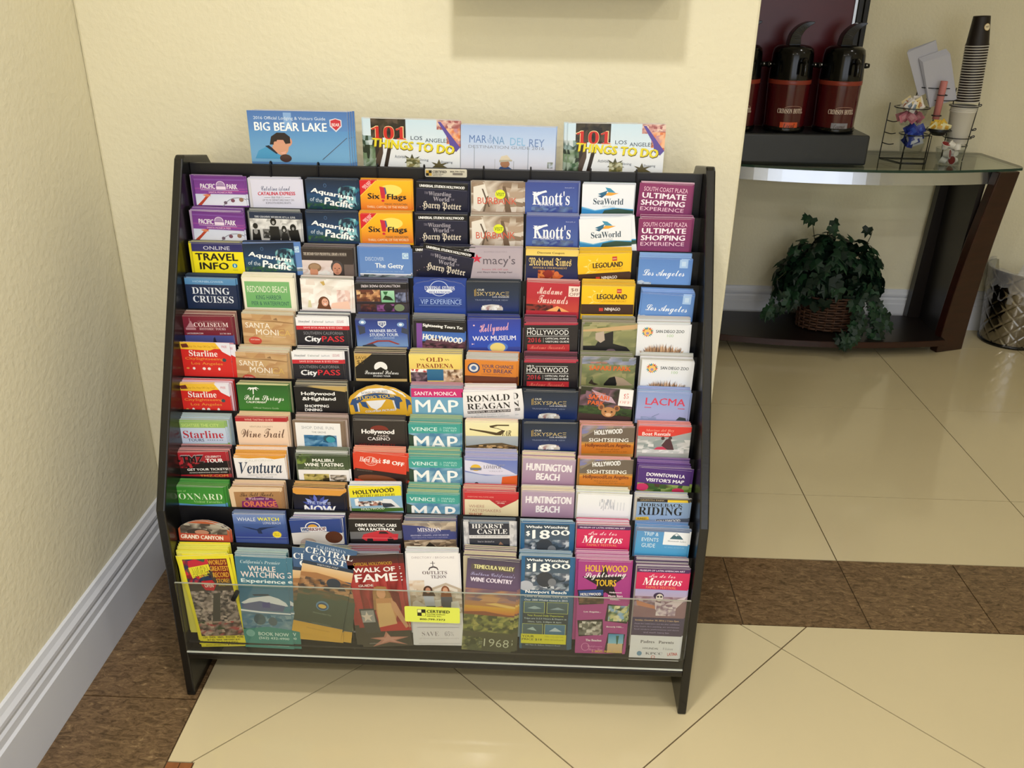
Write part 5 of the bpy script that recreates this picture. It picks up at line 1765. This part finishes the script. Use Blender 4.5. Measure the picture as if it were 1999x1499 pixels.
def airpot(cx, label, tagc, tagw, tagt):
    cy = 0.585; z0 = 0.886
    t = thing('airpot', label, 'airpot', (cx, cy, z0), None); iv = Matrix.Translation(-Vector(t.location))
    def A(o): o.matrix_parent_inverse = iv; return o
    b = MB(); b.lathe([(0, z0), (0.074, z0), (0.077, z0+0.006), (0.077, z0+0.018), (0.0735, z0+0.020)], (cx, cy), 40); A(b.obj('base_ring', M_gloss, t, smooth=True))
    b = MB(); b.lathe([(0.0735, z0+0.014), (0.0735, z0+0.022), (0.0775, z0+0.17), (0.0775, z0+0.172)], (cx, cy), 48); A(b.obj('body', M_pot, t, smooth=True))
    b = MB(); b.lathe([(0.078, z0+0.170), (0.0785, z0+0.172), (0.0785, z0+0.184), (0.077, z0+0.186)], (cx, cy), 48); A(b.obj('band', M_band, t, smooth=True))
    b = MB(); b.lathe([(0.0775, z0+0.184), (0.078, z0+0.19), (0.074, z0+0.272), (0.070, z0+0.290), (0.058, z0+0.300), (0.030, z0+0.305), (0, z0+0.306)], (cx, cy), 40); A(b.obj('collar', M_gloss, t, smooth=True))
    b = MB()  # spout that reaches forward from the collar
    b.tube(chain([(cx+0.02, cy-0.06, z0+0.25), (cx+0.02, cy-0.095, z0+0.255), (cx+0.02, cy-0.108, z0+0.235), (cx+0.02, cy-0.108, z0+0.205)], 5), 0.011, 10)
    A(b.obj('spout', M_gloss, t, smooth=True))
    b = MB()  # curved pump lever
    path = chain([(cx-0.012, cy, z0+0.300), (cx-0.010, cy-0.005, z0+0.335), (cx+0.008, cy-0.01, z0+0.362), (cx+0.032, cy-0.015, z0+0.377), (cx+0.052, cy-0.018, z0+0.381)], 5)
    nn = len(path)
    for i, p in enumerate(path):
        f_ = i/(nn-1); hw = 0.026*(1-0.25*f_); th = 0.030*(1-f_)**0.8+0.002
        tg = (path[min(i+1, nn-1)]-path[max(i-1, 0)]).normalized(); nrm = Vector((tg.z, 0, -tg.x))
        rg = [p+nrm*th*0.9+Vector((0, -hw, 0)), p+nrm*th*0.9+Vector((0, hw, 0)), p-nrm*th*0.5+Vector((0, hw, 0)), p-nrm*th*0.5+Vector((0, -hw, 0))]
        if i:
            for k in range(4): b.poly([prev[k], prev[(k+1) % 4], rg[(k+1) % 4], rg[k]])
        else: b.poly(rg[::-1])
        prev = rg
    b.poly(prev); A(b.obj('pump_lever', M_gloss, t, bevel=0.003, smooth=False))
    for sx in (-1, 1):
        b = MB(); b.lathe([(0, -0.012), (0.008, -0.012), (0.010, 0.0), (0.008, 0.012), (0, 0.012)], n=14)
        o = A(b.obj('handle_pivot', M_gloss, t, smooth=True)); o.location = (cx+sx*0.084, cy, z0+0.235); o.rotation_euler = (0, math.pi/2, 0)
        b = MB(); b.lathe([(0, -0.001), (0.0045, 0), (0.003, 0.003), (0, 0.004)], n=12)
        o = A(b.obj('chrome_rivet', M_chrome, t, smooth=True)); o.location = (cx+sx*0.082, cy-0.014, z0+0.237); o.rotation_euler = (math.pi/2, 0, 0)
    hnd = [(cx+0.088*math.cos(a), cy+0.02+0.075*math.sin(a)*1.0, z0+0.235-0.02*abs(math.sin(a))) for a in [math.pi*k/14 for k in range(15)]]
    b = MB(); b.tube(hnd, 0.0055, 7); A(b.obj('carry_handle', M_gloss, t, smooth=True))
    b = MB(); wrap(b, 'r', 'CRIMSON HOTEL', cx, z0+0.078, 0.098, 0.017, 0.0762, cy, hexc('f0dccc'))
    for i in range(10):
        a0 = math.pi*(1-i/10); a1 = math.pi*(1-(i+1)/10)
        q = [(0.010+0.034*math.cos(a), 0.010+0.008*math.sin(a)) for a in (a0, a1)]; rad = 0.0763
        b.poly([(cx+rad*math.sin(x/rad), cy-rad*math.cos(x/rad), z0+0.078+z) for x, z in (q[0], q[1], (q[1][0], q[1][1]-0.0014), (q[0][0], q[0][1]-0.0014))], hexc('b88878'))
    A(b.obj('lettering', M_print, t, merge=False, colors=True))
    if tagt:
        b = MB(); rad = 0.0762; x0, x1 = -tagw/2, tagw/2; nn = 6
        for i in range(nn):
            xa = x0+(x1-x0)*i/nn; xb = x0+(x1-x0)*(i+1)/nn
            b.poly([(cx+rad*math.sin(x/rad), cy-rad*math.cos(x/rad), z) for x, z in ((xa, z0+0.012), (xb, z0+0.012), (xb, z0+0.038), (xa, z0+0.038))], hexc(tagc))
        wrap(b, 'B', tagt, cx, z0+0.025, tagw*0.66, 0.017, 0.0764, cy, hexc('3c1c14'))
        o = A(b.obj('name_tag', M_print, t, merge=False, colors=True)); o['label'] = 'small %s name tag' % ('orange' if tagt == 'Local' else 'grey')
airpot(0.100, 'crimson and black airpot with an orange name tag on the coffee stand', 'd8562a', 0.066, 'Local')
airpot(0.287, 'crimson and black airpot with a grey name tag on the coffee stand', '8a8a92', 0.062, 'Gourmet')
airpot(-0.088, 'crimson and black airpot half hidden by the wall, left of the other two', 'x', 0, None)

# ---------------------------------------------------------------- condiment caddy and what it holds
cad = thing('wire_caddy', 'black wire condiment caddy standing on the glass console', 'caddy', (0.67, 0.62, GZ))
ki = Matrix.Translation(-Vector(cad.location))
def kk(o): o.matrix_parent_inverse = ki; return o
Z0 = GZ+0.002
M_wire2 = mat('dark_grey_wire', '3a3c40', 0.3, metal=0.8)
def wire(name, pts, r=0.0019, closed=False): 
    b = MB(); b.tube(pts, r, 6, closed); return kk(b.obj(name, M_wire2, cad, smooth=True))
wire('upright_wire', [(0.512, 0.665, Z0), (0.514, 0.66, 0.985)])
wire('front_frame', [(0.558, 0.562, Z0), (0.560, 0.562, 0.875), (0.655, 0.562, 0.878), (0.652, 0.562, Z0)])
wire('upright_wire', [(0.69, 0.665, Z0), (0.69, 0.66, 1.02)])
wire('upright_wire', [(0.822, 0.635, Z0), (0.835, 0.63, 0.995)])
wire('base_wire', [(0.512, 0.665, Z0), (0.558, 0.562, Z0), (0.652, 0.562, Z0), (0.69, 0.665, Z0)], closed=True)
wire('bowl_hoop', ring(0.582, 0.615, 0.974, 0.063), closed=True); wire('bowl_hoop', ring(0.605, 0.605, 0.878, 0.053), closed=True)
wire('bowl_hoop', ring(0.685, 0.585, 0.897, 0.045), closed=True)
wire('straw_hoop', ring(0.678, 0.60, 1.022, 0.017, 16), closed=True); wire('straw_hoop', ring(0.672, 0.60, 0.948, 0.017, 16), closed=True)
wire('cup_hoop', ring(0.776, 0.62, 0.983, 0.051), closed=True); wire('cup_hoop', ring(0.776, 0.62, 0.868, 0.051), closed=True); wire('cup_hoop', ring(0.776, 0.62, 0.838, 0.042), closed=True)
for z in (0.868, 0.983, 0.895): wire('loop_end', chain([(0.826, 0.62, z), (0.838, 0.62, z+0.006), (0.840, 0.62, z), (0.828, 0.625, z-0.003)], 4))
for z in (0.835, 0.875, 0.92): wire('loop_end', chain([(0.513, 0.66, z), (0.53, 0.64, z-0.003), (0.545, 0.63, z+0.001)], 4))
wire('napkin_hoop', ring(0.675, 0.655, 1.043, 0.064, 24, 0.035), closed=True); wire('napkin_hoop', ring(0.70, 0.65, 1.0, 0.055, 24, 0.035), closed=True)
wire('stem_wire', [(0.60, 0.66, Z0), (0.61, 0.665, 1.04)]); wire('stem_wire', [(0.742, 0.64, Z0), (0.742, 0.64, 1.045)])

M_clear = thin_glass('clear_glassware', (0.93, 0.94, 0.94), 0.03, 0.6)
def bowl(cx, cy, zt, rt_, zb, rb, label, name='glass_bowl', cat='bowl'):
    b = MB(); b.lathe([(0, zb), (rb, zb), (rb+(rt_-rb)*0.7, zb+(zt-zb)*0.5), (rt_, zt), (rt_-0.003, zt), (rb+(rt_-rb)*0.7-0.003, zb+(zt-zb)*0.5+0.002), (rb-0.003, zb+0.004), (0, zb+0.004)], (cx, cy), 32)
    return tag(b.obj(name, M_clear, smooth=True), label, cat)
bowl(0.582, 0.615, 0.978, 0.060, 0.908, 0.032, 'clear bowl of white and pink sugar packets in the wire caddy')
bowl(0.605, 0.605, 0.882, 0.050, 0.812, 0.040, 'clear bowl of blue packets low in the wire caddy')
bowl(0.735, 0.560, 0.835, 0.052, GZ+0.001, 0.040, 'clear glass jar of creamer cups on the glass console', 'glass_jar', 'jar')
M_bowl = mat('dark_dish', '20201c', 0.3)
b = MB(); b.lathe([(0, 0.878), (0.02, 0.878), (0.043, 0.903), (0.041, 0.904), (0.018, 0.882), (0, 0.882)], (0.685, 0.585), 28); tag(b.obj('small_dish', M_bowl, smooth=True), 'small dark dish holding yellow packets in the wire caddy', 'dish')
def packet(name, c, cols, label, group, w=0.026, h=0.042):
    b = MB(); hw, hh = w/2, h/2; seg = 4
    for i in range(seg):
        for j in range(seg):
            q = []
            for a, b_ in ((i, j), (i+1, j), (i+1, j+1), (i, j+1)):
                u_, v_ = a/seg*2-1, b_/seg*2-1; q.append((u_*hw, -0.003*(1-u_*u_)*(1-v_*v_), v_*hh))
            cc = hexc(cols[1] if (j == 1 or j == 2) and i in (1, 2) and len(cols) > 1 else cols[0]); b.poly(q, cc); b.poly([(p[0], -p[1]+0.0004, p[2]) for p in q][::-1], cc)
    o = b.obj(name, M_print, merge=False, colors=True); o.location = c; o.rotation_euler = (R.uniform(-0.35, 0.5), R.uniform(-1.2, 1.2), R.uniform(-0.7, 0.7)); return tag(o, label, 'packet', group)
for k in range(16):
    a = k*2.4; rr_ = 0.012+0.03*(k % 4)/3; packet('sugar_packet', (0.582+rr_*math.cos(a), 0.612+rr_*0.7*math.sin(a), 0.978+0.008*(k % 3)), (['e6e0d8', '8a90a8'], ['e8e2da', 'c87c5c'], ['ecdca8', 'c8904c'], ['e8e4e0', '8c9cb0'])[k % 4], 'white sugar packet heaped on top of the upper bowl', 'white sugar packets in the upper bowl')
for k in range(7):
    a = k*0.9; packet('sweetener_packet', (0.582+0.033*math.cos(a), 0.610+0.026*math.sin(a), 0.940), ['c87888', 'dc9ca4'], 'pink sweetener packet inside the upper clear bowl', 'pink packets in the upper bowl', 0.03, 0.04)
for k in range(12):
    a = k*2.1; rr_ = 0.014+0.022*(k % 3)/2; packet('tea_packet', (0.605+rr_*math.cos(a), 0.603+rr_*0.8*math.sin(a), 0.852+0.014*(k % 4)), ['22348c', '3c58b0'] if k % 5 else ['c8ccd4', '2c3c8c'], 'shiny blue packet in the lower clear bowl', 'blue packets in the lower bowl', 0.034, 0.044)
for k in range(7):
    packet('sweetener_packet', (0.662+0.008*k, 0.583+0.005*(k % 3), 0.908+0.006*(k % 3)), ['e0b83c', 'ecd468'] if k % 3 else ['e4dca4', 'd8a83c'], 'yellow sweetener packet piled in the small dark dish', 'yellow packets in the dark dish', 0.036, 0.026)
M_cream = mat('creamer_white', 'dedcd2', 0.35); M_lid = mat('creamer_red_lid', '8c2424', 0.35)
cpts = [(0.718, 0.558, 0.790, -1.2, 0.9), (0.752, 0.552, 0.792, 1.5, -1.1), (0.735, 0.575, 0.792, 1.3, 1.2), (0.718, 0.545, 0.816, 1.4, 0.9), (0.752, 0.560, 0.818, -1.4, 0.3), (0.712, 0.560, 0.842, 0.4, 0.2), (0.738, 0.556, 0.845, -1.3, 0.8), (0.755, 0.552, 0.838, -0.5, 0.1)]
cm = None
for x, y, z, rx, rz in cpts:
    t = thing('creamer_cup', 'small white creamer cup with red foil lid in the clear glass jar', 'creamer', (x, y, z), 'creamer cups in the glass jar')
    t.rotation_euler = (rx, 0, rz)
    if cm is None:
        b = MB(); b.lathe([(0, -0.011), (0.010, -0.011), (0.0145, 0.009), (0.0175, 0.0095), (0.0175, 0.011), (0, 0.011)], n=18); cm = b.mesh('cup', M_cream, smooth=False, merge=True)
        b = MB(); b.lathe([(0.015, 0.0113), (0, 0.0113)], n=18); lm_ = b.mesh('lid', M_lid, merge=True)
    link('cup', cm, t); link('lid', lm_, t)
# cups
M_foam = mat('white_foam', 'd8d4c8', 0.6); M_kraft = mat('black_paper_cup', '1d1512', 0.45); M_rim = mat('white_cup_rim', 'd4d0c8', 0.5)
b = MB(); b.lathe([(0, -0.003), (0.033, -0.003), (0.0345, 0), (0.0445, 0.118), (0.0465, 0.120), (0.0465, 0.124), (0.043, 0.124), (0.032, 0.003), (0, 0.003)], n=36); fm = b.mesh('foam_cup', M_foam, smooth=True, merge=True)
b = MB(); b.lathe([(0.0455, -0.126), (0.0465, -0.124), (0.0462, -0.02), (0.042, 0), (0.0, 0)], n=36)
for k in range(4):
    o = link('foam_cup', fm); o.location = (0.776+0.001*k, 0.62, 0.842+0.0065*k); o.scale = (1.0, 1.0, 1.0)
    tag(o, 'white foam cup nested in the pile held by the caddy hoops', 'cup', 'white foam cups in the caddy')
tilt = math.radians(-3.4); bx, bz = 0.786, 0.998; ax = Vector((math.sin(tilt), 0, math.cos(tilt)))
t0 = thing('paper_cup', 'topmost dark paper cup of the tall pile, round cream emblem on its side', 'cup', (0, 0, 0), 'dark paper cups in the tall pile')
b = MB(); b.lathe([(0.0405, 0.003), (0.038, 0.012), (0.0290, 0.100), (0.0285, 0.102), (0.0275, 0.098), (0, 0.098)], n=36); sm_ = b.mesh('sleeve', M_kraft, smooth=True, merge=True)
b = MB(); b.lathe([(0.0385, 0), (0.0415, 0), (0.0418, 0.0016), (0.0415, 0.0030), (0.0400, 0.0032)], n=36); rm_ = b.mesh('rim', M_rim, smooth=True, merge=True)
cupparts = [link('sleeve', sm_, t0), link('rim', rm_, t0)]
b = MB(); rad = 0.0345
def cyl(x, z, rad): return ((rad-(z-0.066)*0.105)*math.sin(x/rad), -(rad-(z-0.066)*0.105)*math.cos(x/rad), z)
for rr_, cc, e in ((0.0125, 'c8a868', 0.0004), (0.011, 'ece0c0', 0.0006)):
    b.poly([cyl(0.012+rr_*math.cos(k*math.pi/12), 0.066+rr_*math.sin(k*math.pi/12), rad+e) for k in range(24)], hexc(cc))
put_text(b, 'b', 'HOT', 0.005, -0.070, 0.014, 0.006, hexc('5c3c20'), 0, lambda x, y: cyl(x, -y, rad+0.0008))
link('emblem', b.mesh('emblem', M_print, colors=True), t0)['label'] = 'round cream emblem on the side'
N = 22; sp = 0.00935
NTH = ['first', 'second', 'third', 'fourth', 'fifth', 'sixth', 'seventh', 'eighth', 'ninth', 'tenth', 'eleventh', 'twelfth', 'thirteenth', 'fourteenth', 'fifteenth', 'sixteenth', 'seventeenth', 'eighteenth', 'nineteenth', 'twentieth', 'twenty-first', 'twenty-second']
NTH = NTH[1:]+['lowest']
NTH = ['first']+NTH
def setcup(t, k): p = Vector((bx, 0.62, bz))+ax*(sp*k); t.location = p; t.rotation_euler = (0, tilt, 0.03*math.sin(k*1.7))
setcup(t0, N-1)
for k in range(N-1):
    t = t0.copy(); COL.objects.link(t); setcup(t, k); t['label'] = 'upturned dark paper cup with white rim, '+NTH[N-1-k]+' from the top of the tall pile'
    for ch in cupparts:
        c = ch.copy(); COL.objects.link(c); c.parent = t
# straws / stirrers
M_pink = mat('pink_paper', 'c8807c', 0.6, var=0.12, vscale=60, stretch=(1, 1, 0.1))
b = MB(); b.lathe([(0, 0), (0.0125, 0), (0.0128, 0.135), (0.012, 0.137), (0, 0.137)], n=20); o = b.obj('stirrer_pack', M_pink, smooth=True); o.location = (0.672, 0.60, 0.935); o.rotation_euler = (0, math.radians(-0.6)+0.03, 0)
tag(o, 'pink cylindrical pack of stirrers held upright by the wire caddy', 'stirrers')
M_nap = mat('white_napkin', 'b9bac4', 0.8, bump=0.1, bscale=120)
b = MB(); b.box(-0.05, -0.0008, -0.085, 0.05, 0.0008, 0.085); nm_ = b.mesh('napkin', M_nap, merge=True)
for k in range(12):
    o = link('napkin', nm_); f_ = k/11
    if k < 6: o.location = (0.619+0.0012*k, 0.650+0.0025*k, 1.108+0.001*k); o.rotation_euler = (-0.10, -math.radians(24-0.6*k), 0)
    else: o.location = (0.660+0.002*(k-6), 0.640-0.002*(k-6)+0.024*0, 1.085-0.003*(k-6)); o.rotation_euler = (-0.10, -math.radians(21-0.5*(k-6)), 0)
    tag(o, 'white paper napkin of the '+('upper left' if k < 6 else 'lower right')+' fan standing in the wire caddy', 'napkin', 'white napkins of the '+('left' if k < 6 else 'right')+' fan')

# ---------------------------------------------------------------- ivy in a wicker basket
M_wick = mat('brown_wicker', '422817', 0.6, var=0.3, vscale=40)
M_wickd = mat('basket_lining', '20140c', 0.8)
pl = thing('ivy_plant', 'dark green ivy in a brown wicker basket on the lower console shelf', 'plant', (0.40, 0.64, 0.073))
pi_ = Matrix.Translation(-Vector(pl.location))
def pk_(o): o.matrix_parent_inverse = pi_; return o
BZ = 0.076
b = MB()
for ln in range(13):
    z = BZ+0.006+ln*0.0115; pts = []
    sc = 0.92+0.10*ln/12
    for k in range(72):
        a = 2*math.pi*k/72; wv = 0.0035*(1 if ((k//3+ln) % 2) else -1)
        pts.append((0.415+(0.135*sc+wv)*math.cos(a), 0.64+(0.085*sc+wv)*math.sin(a), z))
    b.tube(pts, 0.0052, 5, True)
bk = pk_(b.obj('basket', M_wick, pl, smooth=True)); bk.data.name = 'basket'
b = MB(); b.lathe([(0, BZ), (0.118, BZ), (0.128, BZ+0.135), (0, BZ+0.13)], (0.415, 0.64), 32, sy=0.62); pk_(b.obj('basket_lining', M_wickd, pl))
b = MB()
for k in range(24):
    a = 2*math.pi*k/24; b.tube([(0.415+0.127*math.cos(a), 0.64+0.080*math.sin(a), BZ), (0.415+0.139*math.cos(a), 0.64+0.088*math.sin(a), BZ+0.15)], 0.0035, 5)
pk_(b.obj('stake_rods', M_wick, pl))
leafm = []
for v, c in enumerate(('142a1c', '1a3422', '203e28', '0f2218')):
    m = mat('ivy_leaf_%s' % ('deep', 'mid', 'light', 'dark')[v], c, 0.42, var=0.15, vscale=30, spec=0.3)
    pts = [(0, 0), (0.30, -0.16), (0.52, 0.10), (0.36, 0.30), (0.46, 0.62), (0.18, 0.56), (0, 1.0), (-0.18, 0.56), (-0.46, 0.62), (-0.36, 0.30), (-0.52, 0.10), (-0.30, -0.16)]
    b = MB(); q = [(x, y, -0.25*abs(x)+(-0.18*y*y)) for x, y in pts]; mid = (0, 0.45, 0.02)
    for i in range(12): b.poly([q[i], q[(i+1) % 12], mid])
    leafm.append(b.mesh('leaf', m, merge=True))
stems = MB(); more = MB(); nleaf = 0
def leaf_at(p, out, size):
    global nleaf
    up_ = Vector((R.uniform(-.4, .4), R.uniform(-.4, .4), -0.9 if R.random() < 0.75 else 0.8)); n_ = (out+Vector((R.uniform(-.5, .5), R.uniform(-.5, .5), R.uniform(-.3, .6)))).normalized()
    y_ = (up_-n_*up_.dot(n_)).normalized(); x_ = y_.cross(n_)
    Mx = Matrix(((x_.x*size, y_.x*size, n_.x*size, p.x), (x_.y*size, y_.y*size, n_.y*size, p.y), (x_.z*size, y_.z*size, n_.z*size, p.z), (0, 0, 0, 1)))
    me = R.choice(leafm)
    o = link('leaf', me, pl); o.matrix_parent_inverse = pi_; o.matrix_basis = Mx; nleaf += 1
cen = Vector((0.395, 0.655, 0.255))
while nleaf < 175:
    a = R.uniform(0, 2*math.pi); e = math.asin(R.uniform(-0.15, 1)); d = Vector((math.cos(a)*math.cos(e), math.sin(a)*math.cos(e), math.sin(e)))
    if d.y > 0.3: continue
    k = R.uniform(0.86, 1.04); p = cen+Vector((d.x*0.225*k, d.y*0.125*k, d.z*0.215*k))
    if R.random() < 0.2: stems.tube([tuple(cen+Vector((d.x*0.05, d.y*0.04, -0.05))), tuple(p)], 0.0014, 4)
    leaf_at(p, d, R.uniform(0.042, 0.064))
for pth in ([(0.32, 0.60, 0.26), (0.24, 0.57, 0.22), (0.18, 0.56, 0.18), (0.13, 0.55, 0.15)], [(0.50, 0.57, 0.25), (0.56, 0.55, 0.19), (0.58, 0.53, 0.13), (0.57, 0.51, 0.09)], [(0.54, 0.57, 0.24), (0.60, 0.56, 0.18), (0.62, 0.54, 0.12)],
            [(0.46, 0.54, 0.22), (0.50, 0.51, 0.15), (0.47, 0.47, 0.09), (0.42, 0.455, 0.08)], [(0.32, 0.66, 0.42), (0.30, 0.65, 0.48), (0.285, 0.64, 0.53)], [(0.36, 0.66, 0.43), (0.36, 0.65, 0.48), (0.355, 0.64, 0.515)], [(0.52, 0.65, 0.42), (0.53, 0.64, 0.47), (0.53, 0.64, 0.50)], [(0.20, 0.60, 0.32), (0.16, 0.58, 0.29)]):
    c = chain(pth, 5); stems.tube([tuple(p) for p in c], 0.0016, 5)
    for i, p in enumerate(c):
        if pth[0][2] > 0.40 and i < len(c)-1: continue
        for _ in range(3 if pth[0][2] > 0.4 else 2):
            if nleaf < 300: leaf_at(p+Vector((R.uniform(-.02, .02), R.uniform(-.02, .01), R.uniform(-.015, .02))), Vector((0, -1, 0.3)), R.uniform(0.034, 0.050))
pk_(stems.obj('stems', mat('ivy_stem', '2c3018', 0.6), pl))
# dense inner foliage
for k in range(520):
    a = R.uniform(0, 2*math.pi); e = math.asin(R.uniform(-0.25, 1)); q = R.uniform(0.45, 0.9); d = Vector((math.cos(a)*math.cos(e), math.sin(a)*math.cos(e), math.sin(e)))
    p = cen+Vector((d.x*0.225*q, d.y*0.13*q, d.z*0.205*q)); s_ = R.uniform(0.04, 0.06)
    rot_ = Matrix.Rotation(R.uniform(0, 6.28), 3, 'Z') @ Matrix.Rotation(R.uniform(-1.6, 1.6), 3, 'X')
    q5 = [p+rot_ @ Vector((x*s_, y*s_, 0)) for x, y in ((0, 0), (0.5, 0.1), (0.45, 0.6), (0, 1), (-0.45, 0.6), (-0.5, 0.1))]; more.poly(q5)
o = pk_(more.obj('inner_foliage', leafm[3].materials[0], pl, merge=False)); o['kind'] = 'stuff'

# ---------------------------------------------------------------- waste bin
bn = thing('waste_bin', 'round polished metal waste bin with quilted diamond pattern and clear liner', 'bin', (1.235, 0.722, 0))
M_binm = mat('polished_quilted_metal', '8e8a84', 0.16, metal=1)
b = MB(); nA, nZ = 252, 84; RB, RT, HB_ = 0.118, 0.147, 0.325
base = len(b.v)
for j in range(nZ+1):
    z = 0.012+(HB_-0.012)*j/nZ
    for i in range(nA):
        a = 2*math.pi*i/nA; u_ = i/nA*12; v_ = j/nZ*5
        g = min(abs(((u_+v_) % 1)-0.5), abs(((u_-v_) % 1)-0.5)); gr = 0.0022*math.exp(-((0.5-max(abs(((u_+v_) % 1)-0.5), abs(((u_-v_) % 1)-0.5)))/0.075)**2)
        r_ = RB+(RT-RB)*j/nZ-gr; b.v.append((r_*math.cos(a), r_*math.sin(a), z))
for j in range(nZ):
    for i in range(nA):
        b.f.append((base+j*nA+i, base+j*nA+(i+1) % nA, base+(j+1)*nA+(i+1) % nA, base+(j+1)*nA+i)); b.m.append(0); b.c += [(1, 1, 1)]*4
b.obj('body', M_binm, bn, smooth=True)
b = MB(); b.lathe([(0, 0.001), (RB+0.004, 0.001), (RB+0.005, 0.012), (RB-0.002, 0.014)], n=48); b.obj('base_ring', M_gloss, bn, smooth=True)
b = MB(); b.lathe([(RT-0.003, HB_-0.004), (RT+0.002, HB_), (RT, HB_+0.003), (RT-0.006, HB_), (RB-0.006, 0.05)], n=48); b.obj('rim', M_steel, bn, smooth=True)
M_lin = bpy.data.materials.new('clear_liner'); M_lin.use_nodes = True; nt = M_lin.node_tree; nt.nodes.clear()
o_ = nt.nodes.new('ShaderNodeOutputMaterial'); mx = nt.nodes.new('ShaderNodeMixShader'); tr = nt.nodes.new('ShaderNodeBsdfTransparent'); pr = nt.nodes.new('ShaderNodeBsdfPrincipled')
pr.inputs['Base Color'].default_value = (0.72, 0.72, 0.75, 1); pr.inputs['Roughness'].default_value = 0.2; mx.inputs[0].default_value = 0.22
nt.links.new(tr.outputs[0], mx.inputs[1]); nt.links.new(pr.outputs[0], mx.inputs[2]); nt.links.new(mx.outputs[0], o_.inputs[0])
b = MB(); rows = []
for j, (r_, z) in enumerate([(RT-0.012, 0.20), (RT-0.006, 0.30), (RT+0.002, HB_+0.012), (RT+0.005, HB_+0.006), (RT+0.006, 0.300), (RT+0.004, 0.275), (RT+0.007, 0.255)]):
    rows.append([((r_+R.uniform(-.003, .003)*(j > 3)+0.004*math.sin(i*1.9+j))*math.cos(2*math.pi*i/64) , (r_+0.004*math.sin(i*1.3+j))*math.sin(2*math.pi*i/64), z+(0.014*math.sin(i*0.55)+0.006*math.sin(i*2.3) if j > 4 else 0.004*math.sin(i*0.9))) for i in range(64)])
for j in range(len(rows)-1):
    for i in range(64): k = (i+1) % 64; b.poly([rows[j][i], rows[j][k], rows[j+1][k], rows[j+1][i]])
b.obj('liner', M_lin, bn, smooth=True)
